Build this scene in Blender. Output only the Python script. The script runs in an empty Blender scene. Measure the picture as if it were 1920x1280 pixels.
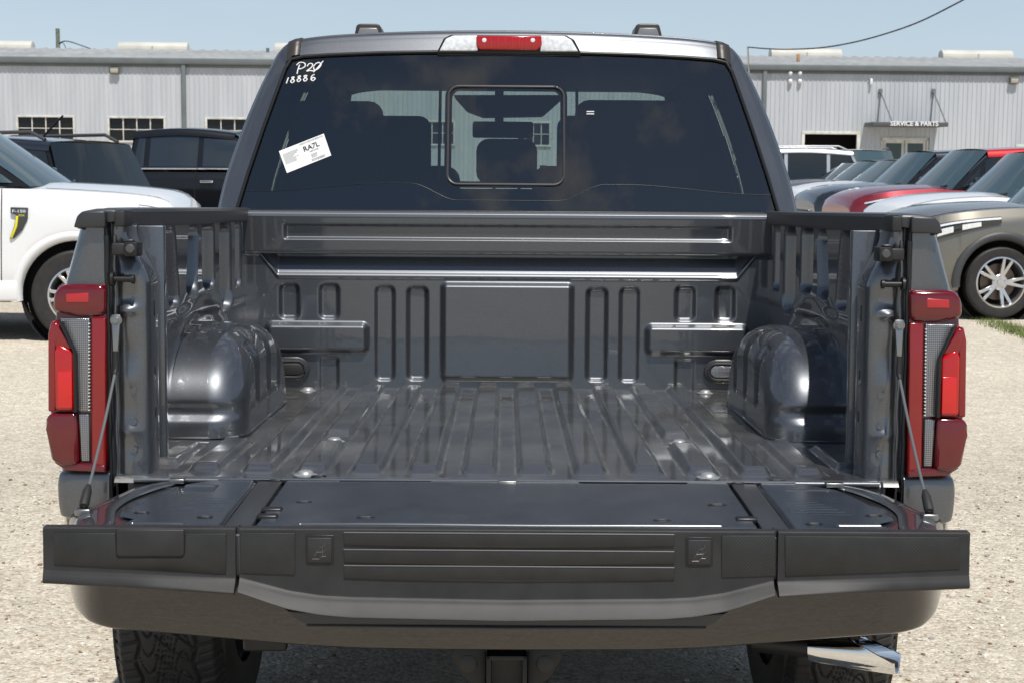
import bpy, bmesh, math, random
import numpy as np
from mathutils import Matrix, Vector
random.seed(7); rng = np.random.RandomState(7)
R = math.radians
scene = bpy.context.scene
COL = scene.collection

# ------------------------------------------------------------------ camera, sky, sun, exposure
cam_d = bpy.data.cameras.new('camera'); cam = bpy.data.objects.new('camera', cam_d); COL.objects.link(cam)
cam_d.sensor_width = 36; cam_d.lens = 36 * 2900 / 1920; cam_d.clip_start = .05; cam_d.clip_end = 3000
CAMPOS = Vector((.009, -3.402, 1.563)); PITCH = 6.2
cam.matrix_world = Matrix.Translation(CAMPOS) @ Matrix.Rotation(R(90 - PITCH), 4, 'X') @ Matrix.Rotation(R(.4), 4, 'Z')
cam_d.dof.use_dof = True; cam_d.dof.focus_distance = 4.4; cam_d.dof.aperture_fstop = 14
scene.camera = cam
SUN = Vector((.16, -.47, 1)).normalized()
world = bpy.data.worlds.new('World'); scene.world = world; world.use_nodes = True
wn = world.node_tree; wn.nodes.clear()
sky = wn.nodes.new('ShaderNodeTexSky'); sky.sky_type = 'NISHITA'; sky.sun_disc = False
sky.sun_elevation = math.asin(SUN.z); sky.sun_rotation = math.atan2(SUN.x, SUN.y)
sky.air_density = 1.0; sky.dust_density = .3; sky.ozone_density = 3.5; sky.altitude = 0
bg = wn.nodes.new('ShaderNodeBackground'); bg.inputs[1].default_value = .088
wo = wn.nodes.new('ShaderNodeOutputWorld')
# thin high haze and a few soft clouds low over the horizon, all round
tc = wn.nodes.new('ShaderNodeTexCoord'); mp = wn.nodes.new('ShaderNodeMapping'); mp.inputs['Scale'].default_value = (1.2, 1.2, 5)
nz = wn.nodes.new('ShaderNodeTexNoise'); nz.inputs['Scale'].default_value = 2.2; nz.inputs['Detail'].default_value = 7
cr = wn.nodes.new('ShaderNodeMapRange'); cr.inputs[1].default_value = .5; cr.inputs[2].default_value = .78; cr.inputs[3].default_value = .62; cr.inputs[4].default_value = .9
mx = wn.nodes.new('ShaderNodeMixRGB'); mx.inputs[2].default_value = (7.2, 8.4, 9.6, 1)
wn.links.new(tc.outputs['Generated'], mp.inputs[0]); wn.links.new(mp.outputs[0], nz.inputs[0])
wn.links.new(nz.outputs[0], cr.inputs[0]); sx_ = wn.nodes.new('ShaderNodeSeparateXYZ'); wn.links.new(tc.outputs['Generated'], sx_.inputs[0]); el = wn.nodes.new('ShaderNodeMapRange'); el.inputs[1].default_value = 0; el.inputs[2].default_value = .75; el.inputs[3].default_value = 1; el.inputs[4].default_value = 0; el.interpolation_type = 'SMOOTHSTEP'
ml = wn.nodes.new('ShaderNodeMath'); ml.operation = 'MULTIPLY'; wn.links.new(sx_.outputs[2], el.inputs[0]); wn.links.new(el.outputs[0], ml.inputs[0]); wn.links.new(cr.outputs[0], ml.inputs[1]); wn.links.new(ml.outputs[0], mx.inputs[0]); wn.links.new(sky.outputs[0], mx.inputs[1])
# broken cumulus higher up, all round the sky
mp2 = wn.nodes.new('ShaderNodeMapping'); mp2.inputs['Scale'].default_value = (1, 1, 2.6); n2 = wn.nodes.new('ShaderNodeTexNoise'); n2.inputs['Scale'].default_value = 4.5; n2.inputs['Detail'].default_value = 9; n2.inputs['Roughness'].default_value = .58
c2 = wn.nodes.new('ShaderNodeMapRange'); c2.inputs[1].default_value = .50; c2.inputs[2].default_value = .62; c2.inputs[4].default_value = .8; e2 = wn.nodes.new('ShaderNodeMapRange'); e2.inputs[1].default_value = .22; e2.inputs[2].default_value = .42; m2 = wn.nodes.new('ShaderNodeMath'); m2.operation = 'MULTIPLY'
x2 = wn.nodes.new('ShaderNodeMixRGB'); x2.inputs[2].default_value = (6.2, 6.4, 6.8, 1)
wn.links.new(tc.outputs['Generated'], mp2.inputs[0]); wn.links.new(mp2.outputs[0], n2.inputs[0]); wn.links.new(n2.outputs[0], c2.inputs[0]); wn.links.new(sx_.outputs[2], e2.inputs[0]); wn.links.new(c2.outputs[0], m2.inputs[0]); wn.links.new(e2.outputs[0], m2.inputs[1]); wn.links.new(m2.outputs[0], x2.inputs[0]); wn.links.new(mx.outputs[0], x2.inputs[1])
wn.links.new(x2.outputs[0], bg.inputs[0]); wn.links.new(bg.outputs[0], wo.inputs[0])
sl = bpy.data.lights.new('sun', 'SUN'); sl.energy = 4.7; sl.angle = R(.53); sl.color = (1, .955, .88)
so = bpy.data.objects.new('sun', sl); COL.objects.link(so); so.rotation_euler = SUN.to_track_quat('Z', 'Y').to_euler()
vs = scene.view_settings; vs.view_transform = 'Standard'; vs.look = 'None'; vs.gamma = 1; vs.exposure = 0; vs.use_curve_mapping = False
try:
    scene.cycles.max_bounces = 8; scene.cycles.transparent_max_bounces = 12
except Exception: pass

# ------------------------------------------------------------------ helpers
def tag(o, label=None, cat=None, group=None, kind=None):
    if label: o['label'] = label
    if cat: o['category'] = cat
    if group: o['group'] = group
    if kind: o['kind'] = kind
    return o
def empty(name, loc=(0, 0, 0), rz=0):
    o = bpy.data.objects.new(name, None); COL.objects.link(o); o.location = loc; o.rotation_euler = (0, 0, rz); o.empty_display_size = .1
    return o
def link(name, me, m, parent=None, smooth=True, sharp=38):
    if m is not None: me.materials.append(m)
    if smooth:
        me.polygons.foreach_set('use_smooth', [True] * len(me.polygons))
        if sharp: me.set_sharp_from_angle(angle=R(sharp))
    o = bpy.data.objects.new(name, me); COL.objects.link(o); o.parent = parent
    return o
def mesh(name, v, f, m, parent=None, smooth=True, sharp=38):
    me = bpy.data.meshes.new(name); me.from_pydata([tuple(map(float, p)) for p in v], [], f); me.update()
    return link(name, me, m, parent, smooth, sharp)
def bmo(name, bm, m, parent=None, smooth=True, sharp=38):
    me = bpy.data.meshes.new(name); bmesh.ops.recalc_face_normals(bm, faces=bm.faces); bm.to_mesh(me); bm.free()
    return link(name, me, m, parent, smooth, sharp)
def add_poly(bm, a, b, bev=0, seg=2):
    """prism between two loops of 3D points, bevelled"""
    va = [bm.verts.new(p) for p in a]; vb = [bm.verts.new(p) for p in b]; n = len(a)
    fs = [bm.faces.new(va), bm.faces.new(vb[::-1])]
    for i in range(n): fs.append(bm.faces.new((va[i], vb[i], vb[(i + 1) % n], va[(i + 1) % n])))
    if bev:
        es = set(e for f in fs for e in f.edges)
        bmesh.ops.bevel(bm, geom=list(es), offset=bev, segments=seg, affect='EDGES', profile=.5, clamp_overlap=True)
def add_box(bm, x0, x1, y0, y1, z0, z1, bev=0, seg=2, M=None):
    a = [(x0, y0, z0), (x1, y0, z0), (x1, y1, z0), (x0, y1, z0)]; b = [(x, y, z1) for x, y, z in a]
    if M is not None: a = [M @ Vector(p) for p in a]; b = [M @ Vector(p) for p in b]
    add_poly(bm, a, b, bev, seg)
def box(name, x0, x1, y0, y1, z0, z1, m, parent=None, bev=.003, seg=2, M=None):
    bm = bmesh.new(); add_box(bm, x0, x1, y0, y1, z0, z1, bev, seg, M); return bmo(name, bm, m, parent, True, 50)
def prism(name, pts, y0, y1, m, parent=None, bev=.003, seg=2, plane='xz', sharp=50):
    """2D outline extruded along the missing axis"""
    def P(p, t): return {'xz': (p[0], t, p[1]), 'xy': (p[0], p[1], t), 'yz': (t, p[0], p[1])}[plane]
    bm = bmesh.new(); add_poly(bm, [P(p, y0) for p in pts], [P(p, y1) for p in pts], bev, seg); return bmo(name, bm, m, parent, True, sharp)
def grid_mesh(name, X, Y, Z, m, parent=None, smooth=True, sharp=None, mask=None, closeu=False):
    X, Y, Z = np.broadcast_arrays(X, Y, Z); nu, nv = X.shape
    co = np.stack([X, Y, Z], -1).reshape(-1, 3)
    I = np.arange(nu * nv).reshape(nu, nv)
    if closeu: I = np.vstack([I, I[:1]])
    a = I[:-1, :-1]; b = I[1:, :-1]; c = I[1:, 1:]; d = I[:-1, 1:]
    q = np.stack([a, b, c, d], -1).reshape(-1, 4)
    if mask is not None: q = q[mask.reshape(-1)]
    me = bpy.data.meshes.new(name); me.vertices.add(len(co)); me.vertices.foreach_set('co', co.ravel().astype(np.float32))
    me.loops.add(q.size); me.loops.foreach_set('vertex_index', q.ravel().astype(np.int32))
    me.polygons.add(len(q)); me.polygons.foreach_set('loop_start', np.arange(0, q.size, 4, dtype=np.int32)); me.polygons.foreach_set('loop_total', np.full(len(q), 4, dtype=np.int32))
    me.update(calc_edges=True); me.validate()
    return link(name, me, m, parent, smooth, sharp)
def add_tube(bm, pts, r, seg=10, cap=True):
    pts = [Vector(p) for p in pts]; rs = r if isinstance(r, (list, tuple)) else [r] * len(pts); rings = []
    ref = Vector((0, 0, 1))
    for i, p in enumerate(pts):
        t = (pts[min(i + 1, len(pts) - 1)] - pts[max(i - 1, 0)]).normalized()
        if abs(t.dot(ref)) > .93: ref = Vector((1, 0, 0)) if abs(t.x) < .8 else Vector((0, 1, 0))
        u = t.cross(ref).normalized(); w = t.cross(u)
        rings.append([bm.verts.new(p + (u * math.cos(a) + w * math.sin(a)) * rs[i]) for a in [2 * math.pi * k / seg for k in range(seg)]])
    for A, B in zip(rings, rings[1:]):
        for k in range(seg): bm.faces.new((A[k], A[(k + 1) % seg], B[(k + 1) % seg], B[k]))
    if cap: bm.faces.new(rings[0][::-1]); bm.faces.new(rings[-1])
def tube(name, pts, r, m, parent=None, seg=10):
    bm = bmesh.new(); add_tube(bm, pts, r, seg); return bmo(name, bm, m, parent)
def add_lathe(bm, prof, seg=32, M=Matrix()):
    """profile [(radius, along)] turned about the local X axis"""
    rings = []
    for r, t in prof:
        rings.append([bm.verts.new(M @ Vector((t, max(r, 1e-4) * math.cos(2 * math.pi * k / seg), max(r, 1e-4) * math.sin(2 * math.pi * k / seg)))) for k in range(seg)])
    for A, B in zip(rings, rings[1:]):
        for k in range(seg): bm.faces.new((A[k], A[(k + 1) % seg], B[(k + 1) % seg], B[k]))
def lathe(name, prof, m, parent=None, seg=32, M=Matrix()):
    bm = bmesh.new(); add_lathe(bm, prof, seg, M); return bmo(name, bm, m, parent)
def catmull(P, n):
    """resample control points (k,...) to n samples with a Catmull-Rom spline"""
    P = np.asarray(P, float); k = len(P); t = np.linspace(0, k - 1, n); i = np.minimum(t.astype(int), k - 2); f = t - i
    Q = np.concatenate([2 * P[:1] - P[1:2], P, 2 * P[-1:] - P[-2:-1]]); f = f.reshape((-1,) + (1,) * (P.ndim - 1))
    a, b, c, d = Q[i], Q[i + 1], Q[i + 2], Q[i + 3]
    return .5 * (2 * b + (c - a) * f + (2 * a - 5 * b + 4 * c - d) * f ** 2 + (3 * b - a - 3 * c + d) * f ** 3)
def surf(P, nu, nv):
    P = catmull(P, nu); P = catmull(np.swapaxes(P, 0, 1), nv); return np.swapaxes(P, 0, 1)
def ss(x, a, b):
    t = np.clip((x - a) / (b - a), 0, 1); return t * t * (3 - 2 * t)
def rrect(x, z, x0, x1, z0, z1, r):
    """signed distance to a rounded rectangle (negative inside)"""
    cx, cz = (x0 + x1) / 2, (z0 + z1) / 2; qx = np.abs(x - cx) - (x1 - x0) / 2 + r; qz = np.abs(z - cz) - (z1 - z0) / 2 + r
    return np.hypot(np.maximum(qx, 0), np.maximum(qz, 0)) + np.minimum(np.maximum(qx, qz), 0) - r
def bead(x, z, x0, x1, z0, z1, r, h, w=.008):
    return h * (1 - ss(rrect(x, z, x0, x1, z0, z1, r), -w, 0))
def text(name, body, size, m, parent, M, ext=.0006, align='CENTER', sx=1):
    cu = bpy.data.curves.new(name, 'FONT'); cu.body = body; cu.size = size; cu.extrude = ext; cu.align_x = align; cu.resolution_u = 3; cu.offset = size * .02
    t = bpy.data.objects.new(name, cu); COL.objects.link(t)
    dg = bpy.context.evaluated_depsgraph_get(); me = bpy.data.meshes.new_from_object(t.evaluated_get(dg)); bpy.data.objects.remove(t)
    me.transform(M @ Matrix.Diagonal((sx, 1, 1, 1))); me.materials.clear()
    return link(name, me, m, parent, False)
def copy_tree(o, parent=None, loc=None):
    c = o.copy(); COL.objects.link(c); c.parent = parent
    if loc is not None: c.location = loc
    for ch in list(o.children): copy_tree(ch, c)
    return c

# world ray helper for distant things: pixel of the photograph + distance along the view axis -> place
_CM = cam.matrix_world.to_3x3()
def at(px, py, D):
    d = _CM @ Vector(((px - 960) / 2900, -(py - 640) / 2900, -1)); k = D / d.y
    return CAMPOS + d * k
# same, in the pickup's own (slightly nose-down) frame
RAKE = R(-1.284)
TRM = Matrix.Rotation(R(.25), 4, 'Z') @ Matrix.Rotation(RAKE, 4, 'X')
_TI = TRM.inverted(); _C0 = _TI @ CAMPOS; _TI3 = _TI.to_3x3()
def tp(px, py, Y):
    d = _TI3 @ (_CM @ Vector(((px - 960) / 2900, -(py - 640) / 2900, -1))); k = (Y - _C0.y) / d.y
    return _C0 + d * k
def txz(px, py, Y): p = tp(px, py, Y); return (p.x, p.z)

# ------------------------------------------------------------------ materials
def mat(name): 
    m = bpy.data.materials.new(name); m.use_nodes = True; return m, m.node_tree.nodes, m.node_tree.links, m.node_tree.nodes['Principled BSDF']
def pr(name, col, rough=.5, metal=0, coat=0, crough=.03, spec=.5, bump=None, var=None, alpha=None, emis=None, trans=0, ior=1.5, coordscale=None):
    m, N, L, B = mat(name)
    B.inputs['Base Color'].default_value = (*col, 1); B.inputs['Roughness'].default_value = rough; B.inputs['Metallic'].default_value = metal
    B.inputs['Coat Weight'].default_value = coat; B.inputs['Coat Roughness'].default_value = crough; B.inputs['Specular IOR Level'].default_value = spec
    B.inputs['Transmission Weight'].default_value = trans; B.inputs['IOR'].default_value = ior
    tc = N.new('ShaderNodeTexCoord'); src = tc.outputs['Object']
    if var:   # (scale, amount, detail)
        n = N.new('ShaderNodeTexNoise'); n.inputs['Scale'].default_value = var[0]; n.inputs['Detail'].default_value = var[2] if len(var) > 2 else 4
        L.new(src, n.inputs[0]); r = N.new('ShaderNodeMapRange'); r.inputs[1].default_value = .3; r.inputs[2].default_value = .7
        r.inputs[3].default_value = 1 - var[1]; r.inputs[4].default_value = 1 + var[1]; L.new(n.outputs[0], r.inputs[0])
        h = N.new('ShaderNodeVectorMath'); h.operation = 'SCALE'; h.inputs[0].default_value = col; L.new(r.outputs[0], h.inputs['Scale']); L.new(h.outputs[0], B.inputs['Base Color'])
    if bump:  # (scale, strength, distance)
        n = N.new('ShaderNodeTexNoise'); n.inputs['Scale'].default_value = bump[0]; n.inputs['Detail'].default_value = 3; L.new(src, n.inputs[0])
        b = N.new('ShaderNodeBump'); b.inputs['Strength'].default_value = bump[1]; b.inputs['Distance'].default_value = bump[2]; L.new(n.outputs[0], b.inputs['Height']); L.new(b.outputs[0], B.inputs['Normal'])
    return m
def metallic_paint(name, col, rough=.40, metal=.84, flake=.12, dust=0):
    m, N, L, B = mat(name); tc = N.new('ShaderNodeTexCoord')
    v = N.new('ShaderNodeTexVoronoi'); v.inputs['Scale'].default_value = 650; L.new(tc.outputs['Object'], v.inputs[0])
    r = N.new('ShaderNodeMapRange'); r.inputs[3].default_value = 1 - flake; r.inputs[4].default_value = 1 + flake
    sp = N.new('ShaderNodeSeparateColor'); L.new(v.outputs['Color'], sp.inputs[0]); L.new(sp.outputs[0], r.inputs[0])
    h = N.new('ShaderNodeVectorMath'); h.operation = 'SCALE'; h.inputs[0].default_value = col; L.new(r.outputs[0], h.inputs['Scale'])
    B.inputs['Metallic'].default_value = metal; B.inputs['Roughness'].default_value = rough; B.inputs['Coat Weight'].default_value = 1; B.inputs['Coat Roughness'].default_value = .015; B.inputs['Coat IOR'].default_value = 1.52
    out = h.outputs[0]
    if dust:
        n = N.new('ShaderNodeTexNoise'); n.inputs['Scale'].default_value = 1; n.inputs['Detail'].default_value = 6; n.inputs['Roughness'].default_value = .7
        mpn = N.new('ShaderNodeMapping'); mpn.inputs['Scale'].default_value = (55, 330, 60); L.new(tc.outputs['Object'], mpn.inputs[0]); L.new(mpn.outputs[0], n.inputs[0])
        n2 = N.new('ShaderNodeTexNoise'); n2.inputs['Scale'].default_value = 5; n2.inputs['Detail'].default_value = 5; L.new(tc.outputs['Object'], n2.inputs[0])
        mu = N.new('ShaderNodeMath'); mu.operation = 'MULTIPLY'; L.new(n.outputs[0], mu.inputs[0]); L.new(n2.outputs[0], mu.inputs[1])
        dr = N.new('ShaderNodeMapRange'); dr.inputs[1].default_value = .2; dr.inputs[2].default_value = .42; dr.inputs[3].default_value = .07; dr.inputs[4].default_value = dust; L.new(mu.outputs[0], dr.inputs[0])
        da = N.new('ShaderNodeAttribute'); da.attribute_name = 'dirt'; n4 = N.new('ShaderNodeTexNoise'); n4.inputs['Scale'].default_value = 16; n4.inputs['Detail'].default_value = 5; L.new(tc.outputs['Object'], n4.inputs[0])
        dm = N.new('ShaderNodeMath'); dm.operation = 'MULTIPLY'; L.new(da.outputs['Fac'], dm.inputs[0]); dn = N.new('ShaderNodeMapRange'); dn.inputs[1].default_value = .35; dn.inputs[2].default_value = .65; dn.inputs[3].default_value = .12; dn.inputs[4].default_value = .5; L.new(n4.outputs[0], dn.inputs[0]); L.new(dn.outputs[0], dm.inputs[1])
        dx = N.new('ShaderNodeMath'); dx.operation = 'MAXIMUM'; L.new(dr.outputs[0], dx.inputs[0]); L.new(dm.outputs[0], dx.inputs[1])
        cl = N.new('ShaderNodeMath'); cl.operation = 'MINIMUM'; ad = N.new('ShaderNodeMath'); ad.operation = 'ADD'; ad.inputs[1].default_value = 1.02; L.new(da.outputs['Fac'], ad.inputs[0]); L.new(ad.outputs[0], cl.inputs[0]); L.new(dx.outputs[0], cl.inputs[1]); dr = cl
        mxx = N.new('ShaderNodeMixRGB'); mxx.inputs[2].default_value = (.34, .32, .28, 1); L.new(dr.outputs[0], mxx.inputs[0]); L.new(out, mxx.inputs[1]); out = mxx.outputs[0]
        mm = N.new('ShaderNodeMapRange'); mm.inputs[3].default_value = metal; mm.inputs[4].default_value = 0; L.new(dr.outputs[0], mm.inputs[0]); L.new(mm.outputs[0], B.inputs['Metallic'])
        cc = N.new('ShaderNodeMapRange'); cc.inputs[1].default_value = 0; cc.inputs[2].default_value = .5; cc.inputs[3].default_value = .02; cc.inputs[4].default_value = .16; L.new(dr.outputs[0], cc.inputs[0]); L.new(cc.outputs[0], B.inputs['Coat Roughness'])
    L.new(out, B.inputs['Base Color'])
    # orange peel, very slight
    n = N.new('ShaderNodeTexNoise'); n.inputs['Scale'].default_value = 60; L.new(tc.outputs['Object'], n.inputs[0])
    b = N.new('ShaderNodeBump'); b.inputs['Strength'].default_value = .02; b.inputs['Distance'].default_value = .002; L.new(n.outputs[0], b.inputs['Height']); L.new(b.outputs[0], B.inputs['Coat Normal'])
    return m
def knurl(name, col):
    m, N, L, B = mat(name); B.inputs['Roughness'].default_value = .5; tc = N.new('ShaderNodeTexCoord')
    v = N.new('ShaderNodeTexVoronoi'); v.inputs['Scale'].default_value = 1; v.inputs['Randomness'].default_value = 0
    mp = N.new('ShaderNodeMapping'); mp.inputs['Scale'].default_value = (210, 210, 210); mp.inputs['Rotation'].default_value = (0, R(45), 0)
    L.new(tc.outputs['Object'], mp.inputs[0]); L.new(mp.outputs[0], v.inputs[0])
    r = N.new('ShaderNodeMapRange'); r.inputs[1].default_value = 0; r.inputs[2].default_value = .7; r.inputs[3].default_value = 1.5; r.inputs[4].default_value = .35; L.new(v.outputs['Distance'], r.inputs[0])
    n2 = N.new('ShaderNodeTexNoise'); n2.inputs['Scale'].default_value = 25; n2.inputs['Detail'].default_value = 6; L.new(tc.outputs['Object'], n2.inputs[0])
    r2 = N.new('ShaderNodeMapRange'); r2.inputs[1].default_value = .3; r2.inputs[2].default_value = .7; r2.inputs[3].default_value = .8; r2.inputs[4].default_value = 1.2; L.new(n2.outputs[0], r2.inputs[0])
    mu = N.new('ShaderNodeMath'); mu.operation = 'MULTIPLY'; L.new(r.outputs[0], mu.inputs[0]); L.new(r2.outputs[0], mu.inputs[1])
    h = N.new('ShaderNodeVectorMath'); h.operation = 'SCALE'; h.inputs[0].default_value = col; L.new(mu.outputs[0], h.inputs['Scale']); L.new(h.outputs[0], B.inputs['Base Color'])
    b = N.new('ShaderNodeBump'); b.inputs['Strength'].default_value = .6; b.inputs['Distance'].default_value = .0012; b.invert = True; L.new(v.outputs['Distance'], b.inputs['Height']); L.new(b.outputs[0], B.inputs['Normal'])
    return m
def tinted(name, tint, refl_rough=0, ior=1.5, gc=(1, 1, 1)):
    m, N, L, B = mat(name); N.remove(B); out = N['Material Output']
    t = N.new('ShaderNodeBsdfTransparent'); t.inputs[0].default_value = (*tint, 1); g = N.new('ShaderNodeBsdfGlossy'); g.inputs['Roughness'].default_value = refl_rough; g.inputs[0].default_value = (*gc, 1)
    f = N.new('ShaderNodeFresnel'); f.inputs[0].default_value = ior; x = N.new('ShaderNodeMixShader')
    L.new(f.outputs[0], x.inputs[0]); L.new(t.outputs[0], x.inputs[1]); L.new(g.outputs[0], x.inputs[2]); L.new(x.outputs[0], out.inputs[0])
    return m
M = {}
M['paint'] = metallic_paint('grey metallic paint', (.118, .126, .139))
M['paint_floor'] = metallic_paint('grey metallic paint, dusty', (.12, .126, .135), dust=.44)
M['gate'] = pr('satin dark moulded plastic', (.030, .036, .047), .27, coat=.4, crough=.18, var=(14, .2, 6), bump=(900, .12, .0004))
M['black'] = pr('black grained plastic', (.017, .017, .018), .56, bump=(700, .5, .0006), var=(18, .28, 8))
M['knurl'] = knurl('knurled black plastic', (.021, .022, .022))
M['strip'] = pr('smooth black plastic', (.03, .031, .034), .38, bump=(500, .1, .0004))
M['rubber'] = pr('rubber', (.012, .012, .012), .65, bump=(300, .3, .0008), var=(30, .3))
M['tyre'] = pr('tyre rubber', (.02, .019, .0185), .62, bump=(220, .3, .001), var=(22, .3, 6))
M['chrome'] = pr('chrome', (.78, .78, .78), .06, 1)
M['steel'] = pr('zinc plated steel', (.30, .30, .29), .35, 1)
M['darkmetal'] = pr('dark coated metal', (.016, .016, .017), .45, .3)
M['seal'] = pr('black seal', (.008, .008, .009), .4)
M['red'] = pr('dark red lens', (.11, .001, .004), .12, coat=.7, crough=.01)
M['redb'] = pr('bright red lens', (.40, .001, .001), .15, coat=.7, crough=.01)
M['redp'] = pr('pink red reflector', (.42, .008, .012), .3, coat=.7)
def lensmat():
    m, N, L, B = mat('clear ribbed lens'); tc = N.new('ShaderNodeTexCoord'); B.inputs['Roughness'].default_value = .18; B.inputs['Metallic'].default_value = .55; B.inputs['Coat Weight'].default_value = 1
    mp = N.new('ShaderNodeMapping'); mp.inputs['Scale'].default_value = (220, 220, 220); br = N.new('ShaderNodeTexVoronoi'); br.inputs['Randomness'].default_value = 0; br.inputs['Scale'].default_value = 1
    L.new(tc.outputs['Object'], mp.inputs[0]); L.new(mp.outputs[0], br.inputs[0])
    n = N.new('ShaderNodeTexNoise'); n.inputs['Scale'].default_value = 30; L.new(tc.outputs['Object'], n.inputs[0])
    c = N.new('ShaderNodeValToRGB'); c.color_ramp.elements[0].color = (.5, .5, .52, 1); c.color_ramp.elements[1].color = (.1, .1, .11, 1); c.color_ramp.elements[1].position = .62
    L.new(br.outputs['Distance'], c.inputs[0]); L.new(c.outputs[0], B.inputs['Base Color'])
    b = N.new('ShaderNodeBump'); b.inputs['Strength'].default_value = .5; b.inputs['Distance'].default_value = .002; L.new(br.outputs['Distance'], b.inputs['Height']); L.new(b.outputs[0], B.inputs['Normal'])
    return m
M['clear'] = lensmat()
M['clearb'] = pr('clear bright lens', (.85, .86, .87), .2, .1, coat=1, bump=(160, .5, .003), var=(70, .2))
M['glass'] = tinted('privacy glass', (.44, .54, .53), ior=2.05, gc=(1, .95, .88))
M['glassdark'] = tinted('side privacy glass', (.02, .025, .03))
M['wind'] = tinted('windscreen glass', (.74, .80, .77))
M['darkglass'] = pr('dark vehicle glass', (.012, .017, .02), .02, spec=.7)
M['blueglass'] = pr('vehicle windscreen', (.05, .082, .095), .03, spec=.9)
M['trim'] = pr('dark brown-grey plastic trim', (.035, .031, .028), .4)
M['seat'] = pr('dark seat cloth', (.03, .032, .036), .85, bump=(300, .4, .001))
M['seatl'] = pr('grey seat leather', (.06, .055, .05), .6)
M['pink'] = pr('orange seat belt button', (.8, .1, .05), .4)
M['paper'] = pr('white paper', (.8, .8, .78), .7)
M['ink'] = pr('black ink', (.03, .03, .03), .6)
M['inkg'] = pr('grey ink', (.42, .42, .43), .7)
M['marker'] = pr('white marker paint', (.85, .85, .85), .6)
M['white'] = pr('white car paint', (.78, .79, .8), .3, coat=1)
M['carblack'] = pr('black car paint', (.004, .0045, .006), .3, spec=.35, coat=.45)
M['navy'] = pr('dark blue-black car paint', (.018, .024, .034), .3, .3, coat=1)
M['carred'] = metallic_paint('red car paint', (.24, .012, .024), .35, .5, .15)
M['brightred'] = metallic_paint('bright red car paint', (.55, .015, .015), .35, .4, .1)
M['silver'] = metallic_paint('silver car paint', (.55, .56, .57), .35, .7, .1)
M['tan'] = metallic_paint('warm grey car paint', (.19, .178, .15), .36, .6, .12)
M['alloy'] = pr('machined alloy', (.66, .66, .67), .25, .9)
M['alloyd'] = pr('dark painted alloy', (.10, .10, .10), .4, .5)
M['clad'] = pr('grey-black cladding', (.045, .047, .05), .5, bump=(400, .3, .001))
M['yellow'] = pr('yellow badge paint', (.75, .68, .02), .4)
M['silvertext'] = pr('pale badge lettering', (.62, .68, .74), .35)
M['sign'] = pr('white sign letters', (.85, .85, .85), .5)
M['wire'] = pr('dark cable', (.02, .02, .02), .6)
M['brick_wood'] = pr('weathered pole wood', (.16, .18, .13), .9, bump=(40, .6, .01), var=(12, .4))
M['ventpaint'] = pr('ivory painted vent metal', (.52, .51, .46), .6, var=(1.5, .12, 6))
M['framew'] = pr('off-white window frame', (.6, .58, .54), .5, var=(6, .2))
M['darkroom'] = pr('dark interior', (.01, .01, .011), .9)
M['pane'] = pr('old window pane', (.008, .009, .010), .12, spec=.35, bump=(3, .3, .02))
M['gutter'] = pr('grey-green painted gutter', (.13, .145, .15), .5, var=(2, .1))
M['flood'] = pr('floodlight housing', (.14, .13, .11), .5)
M['flood_l'] = pr('floodlight lens', (.5, .48, .4), .2)
M['dome'] = pr('white dome', (.8, .8, .8), .4)
M['soffit'] = pr('shed wall metal', (.3, .31, .32), .6)
M['foot'] = pr('grey satin plastic', (.22, .22, .22), .35, .3)
M['orange'] = pr('orange plastic', (.75, .14, .08), .5)

def siding():
    m, N, L, B = mat('pale grey ribbed steel siding'); B.inputs['Roughness'].default_value = .45; tc = N.new('ShaderNodeTexCoord')
    mp = N.new('ShaderNodeMapping'); mp.inputs['Scale'].default_value = (1.1, 1, .12); n = N.new('ShaderNodeTexNoise'); n.inputs['Scale'].default_value = 2.2; n.inputs['Detail'].default_value = 8
    L.new(tc.outputs['Object'], mp.inputs[0]); L.new(mp.outputs[0], n.inputs[0])
    c = N.new('ShaderNodeValToRGB'); c.color_ramp.elements[0].position = .3; c.color_ramp.elements[0].color = (.44, .46, .49, 1); c.color_ramp.elements[1].position = .7; c.color_ramp.elements[1].color = (.53, .55, .58, 1)
    L.new(n.outputs[0], c.inputs[0]); L.new(c.outputs[0], B.inputs['Base Color']); return m
M['siding'] = siding()
M['roofmetal'] = pr('weathered roof sheet', (.33, .34, .335), .5, var=(.7, .18, 7))

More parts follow.
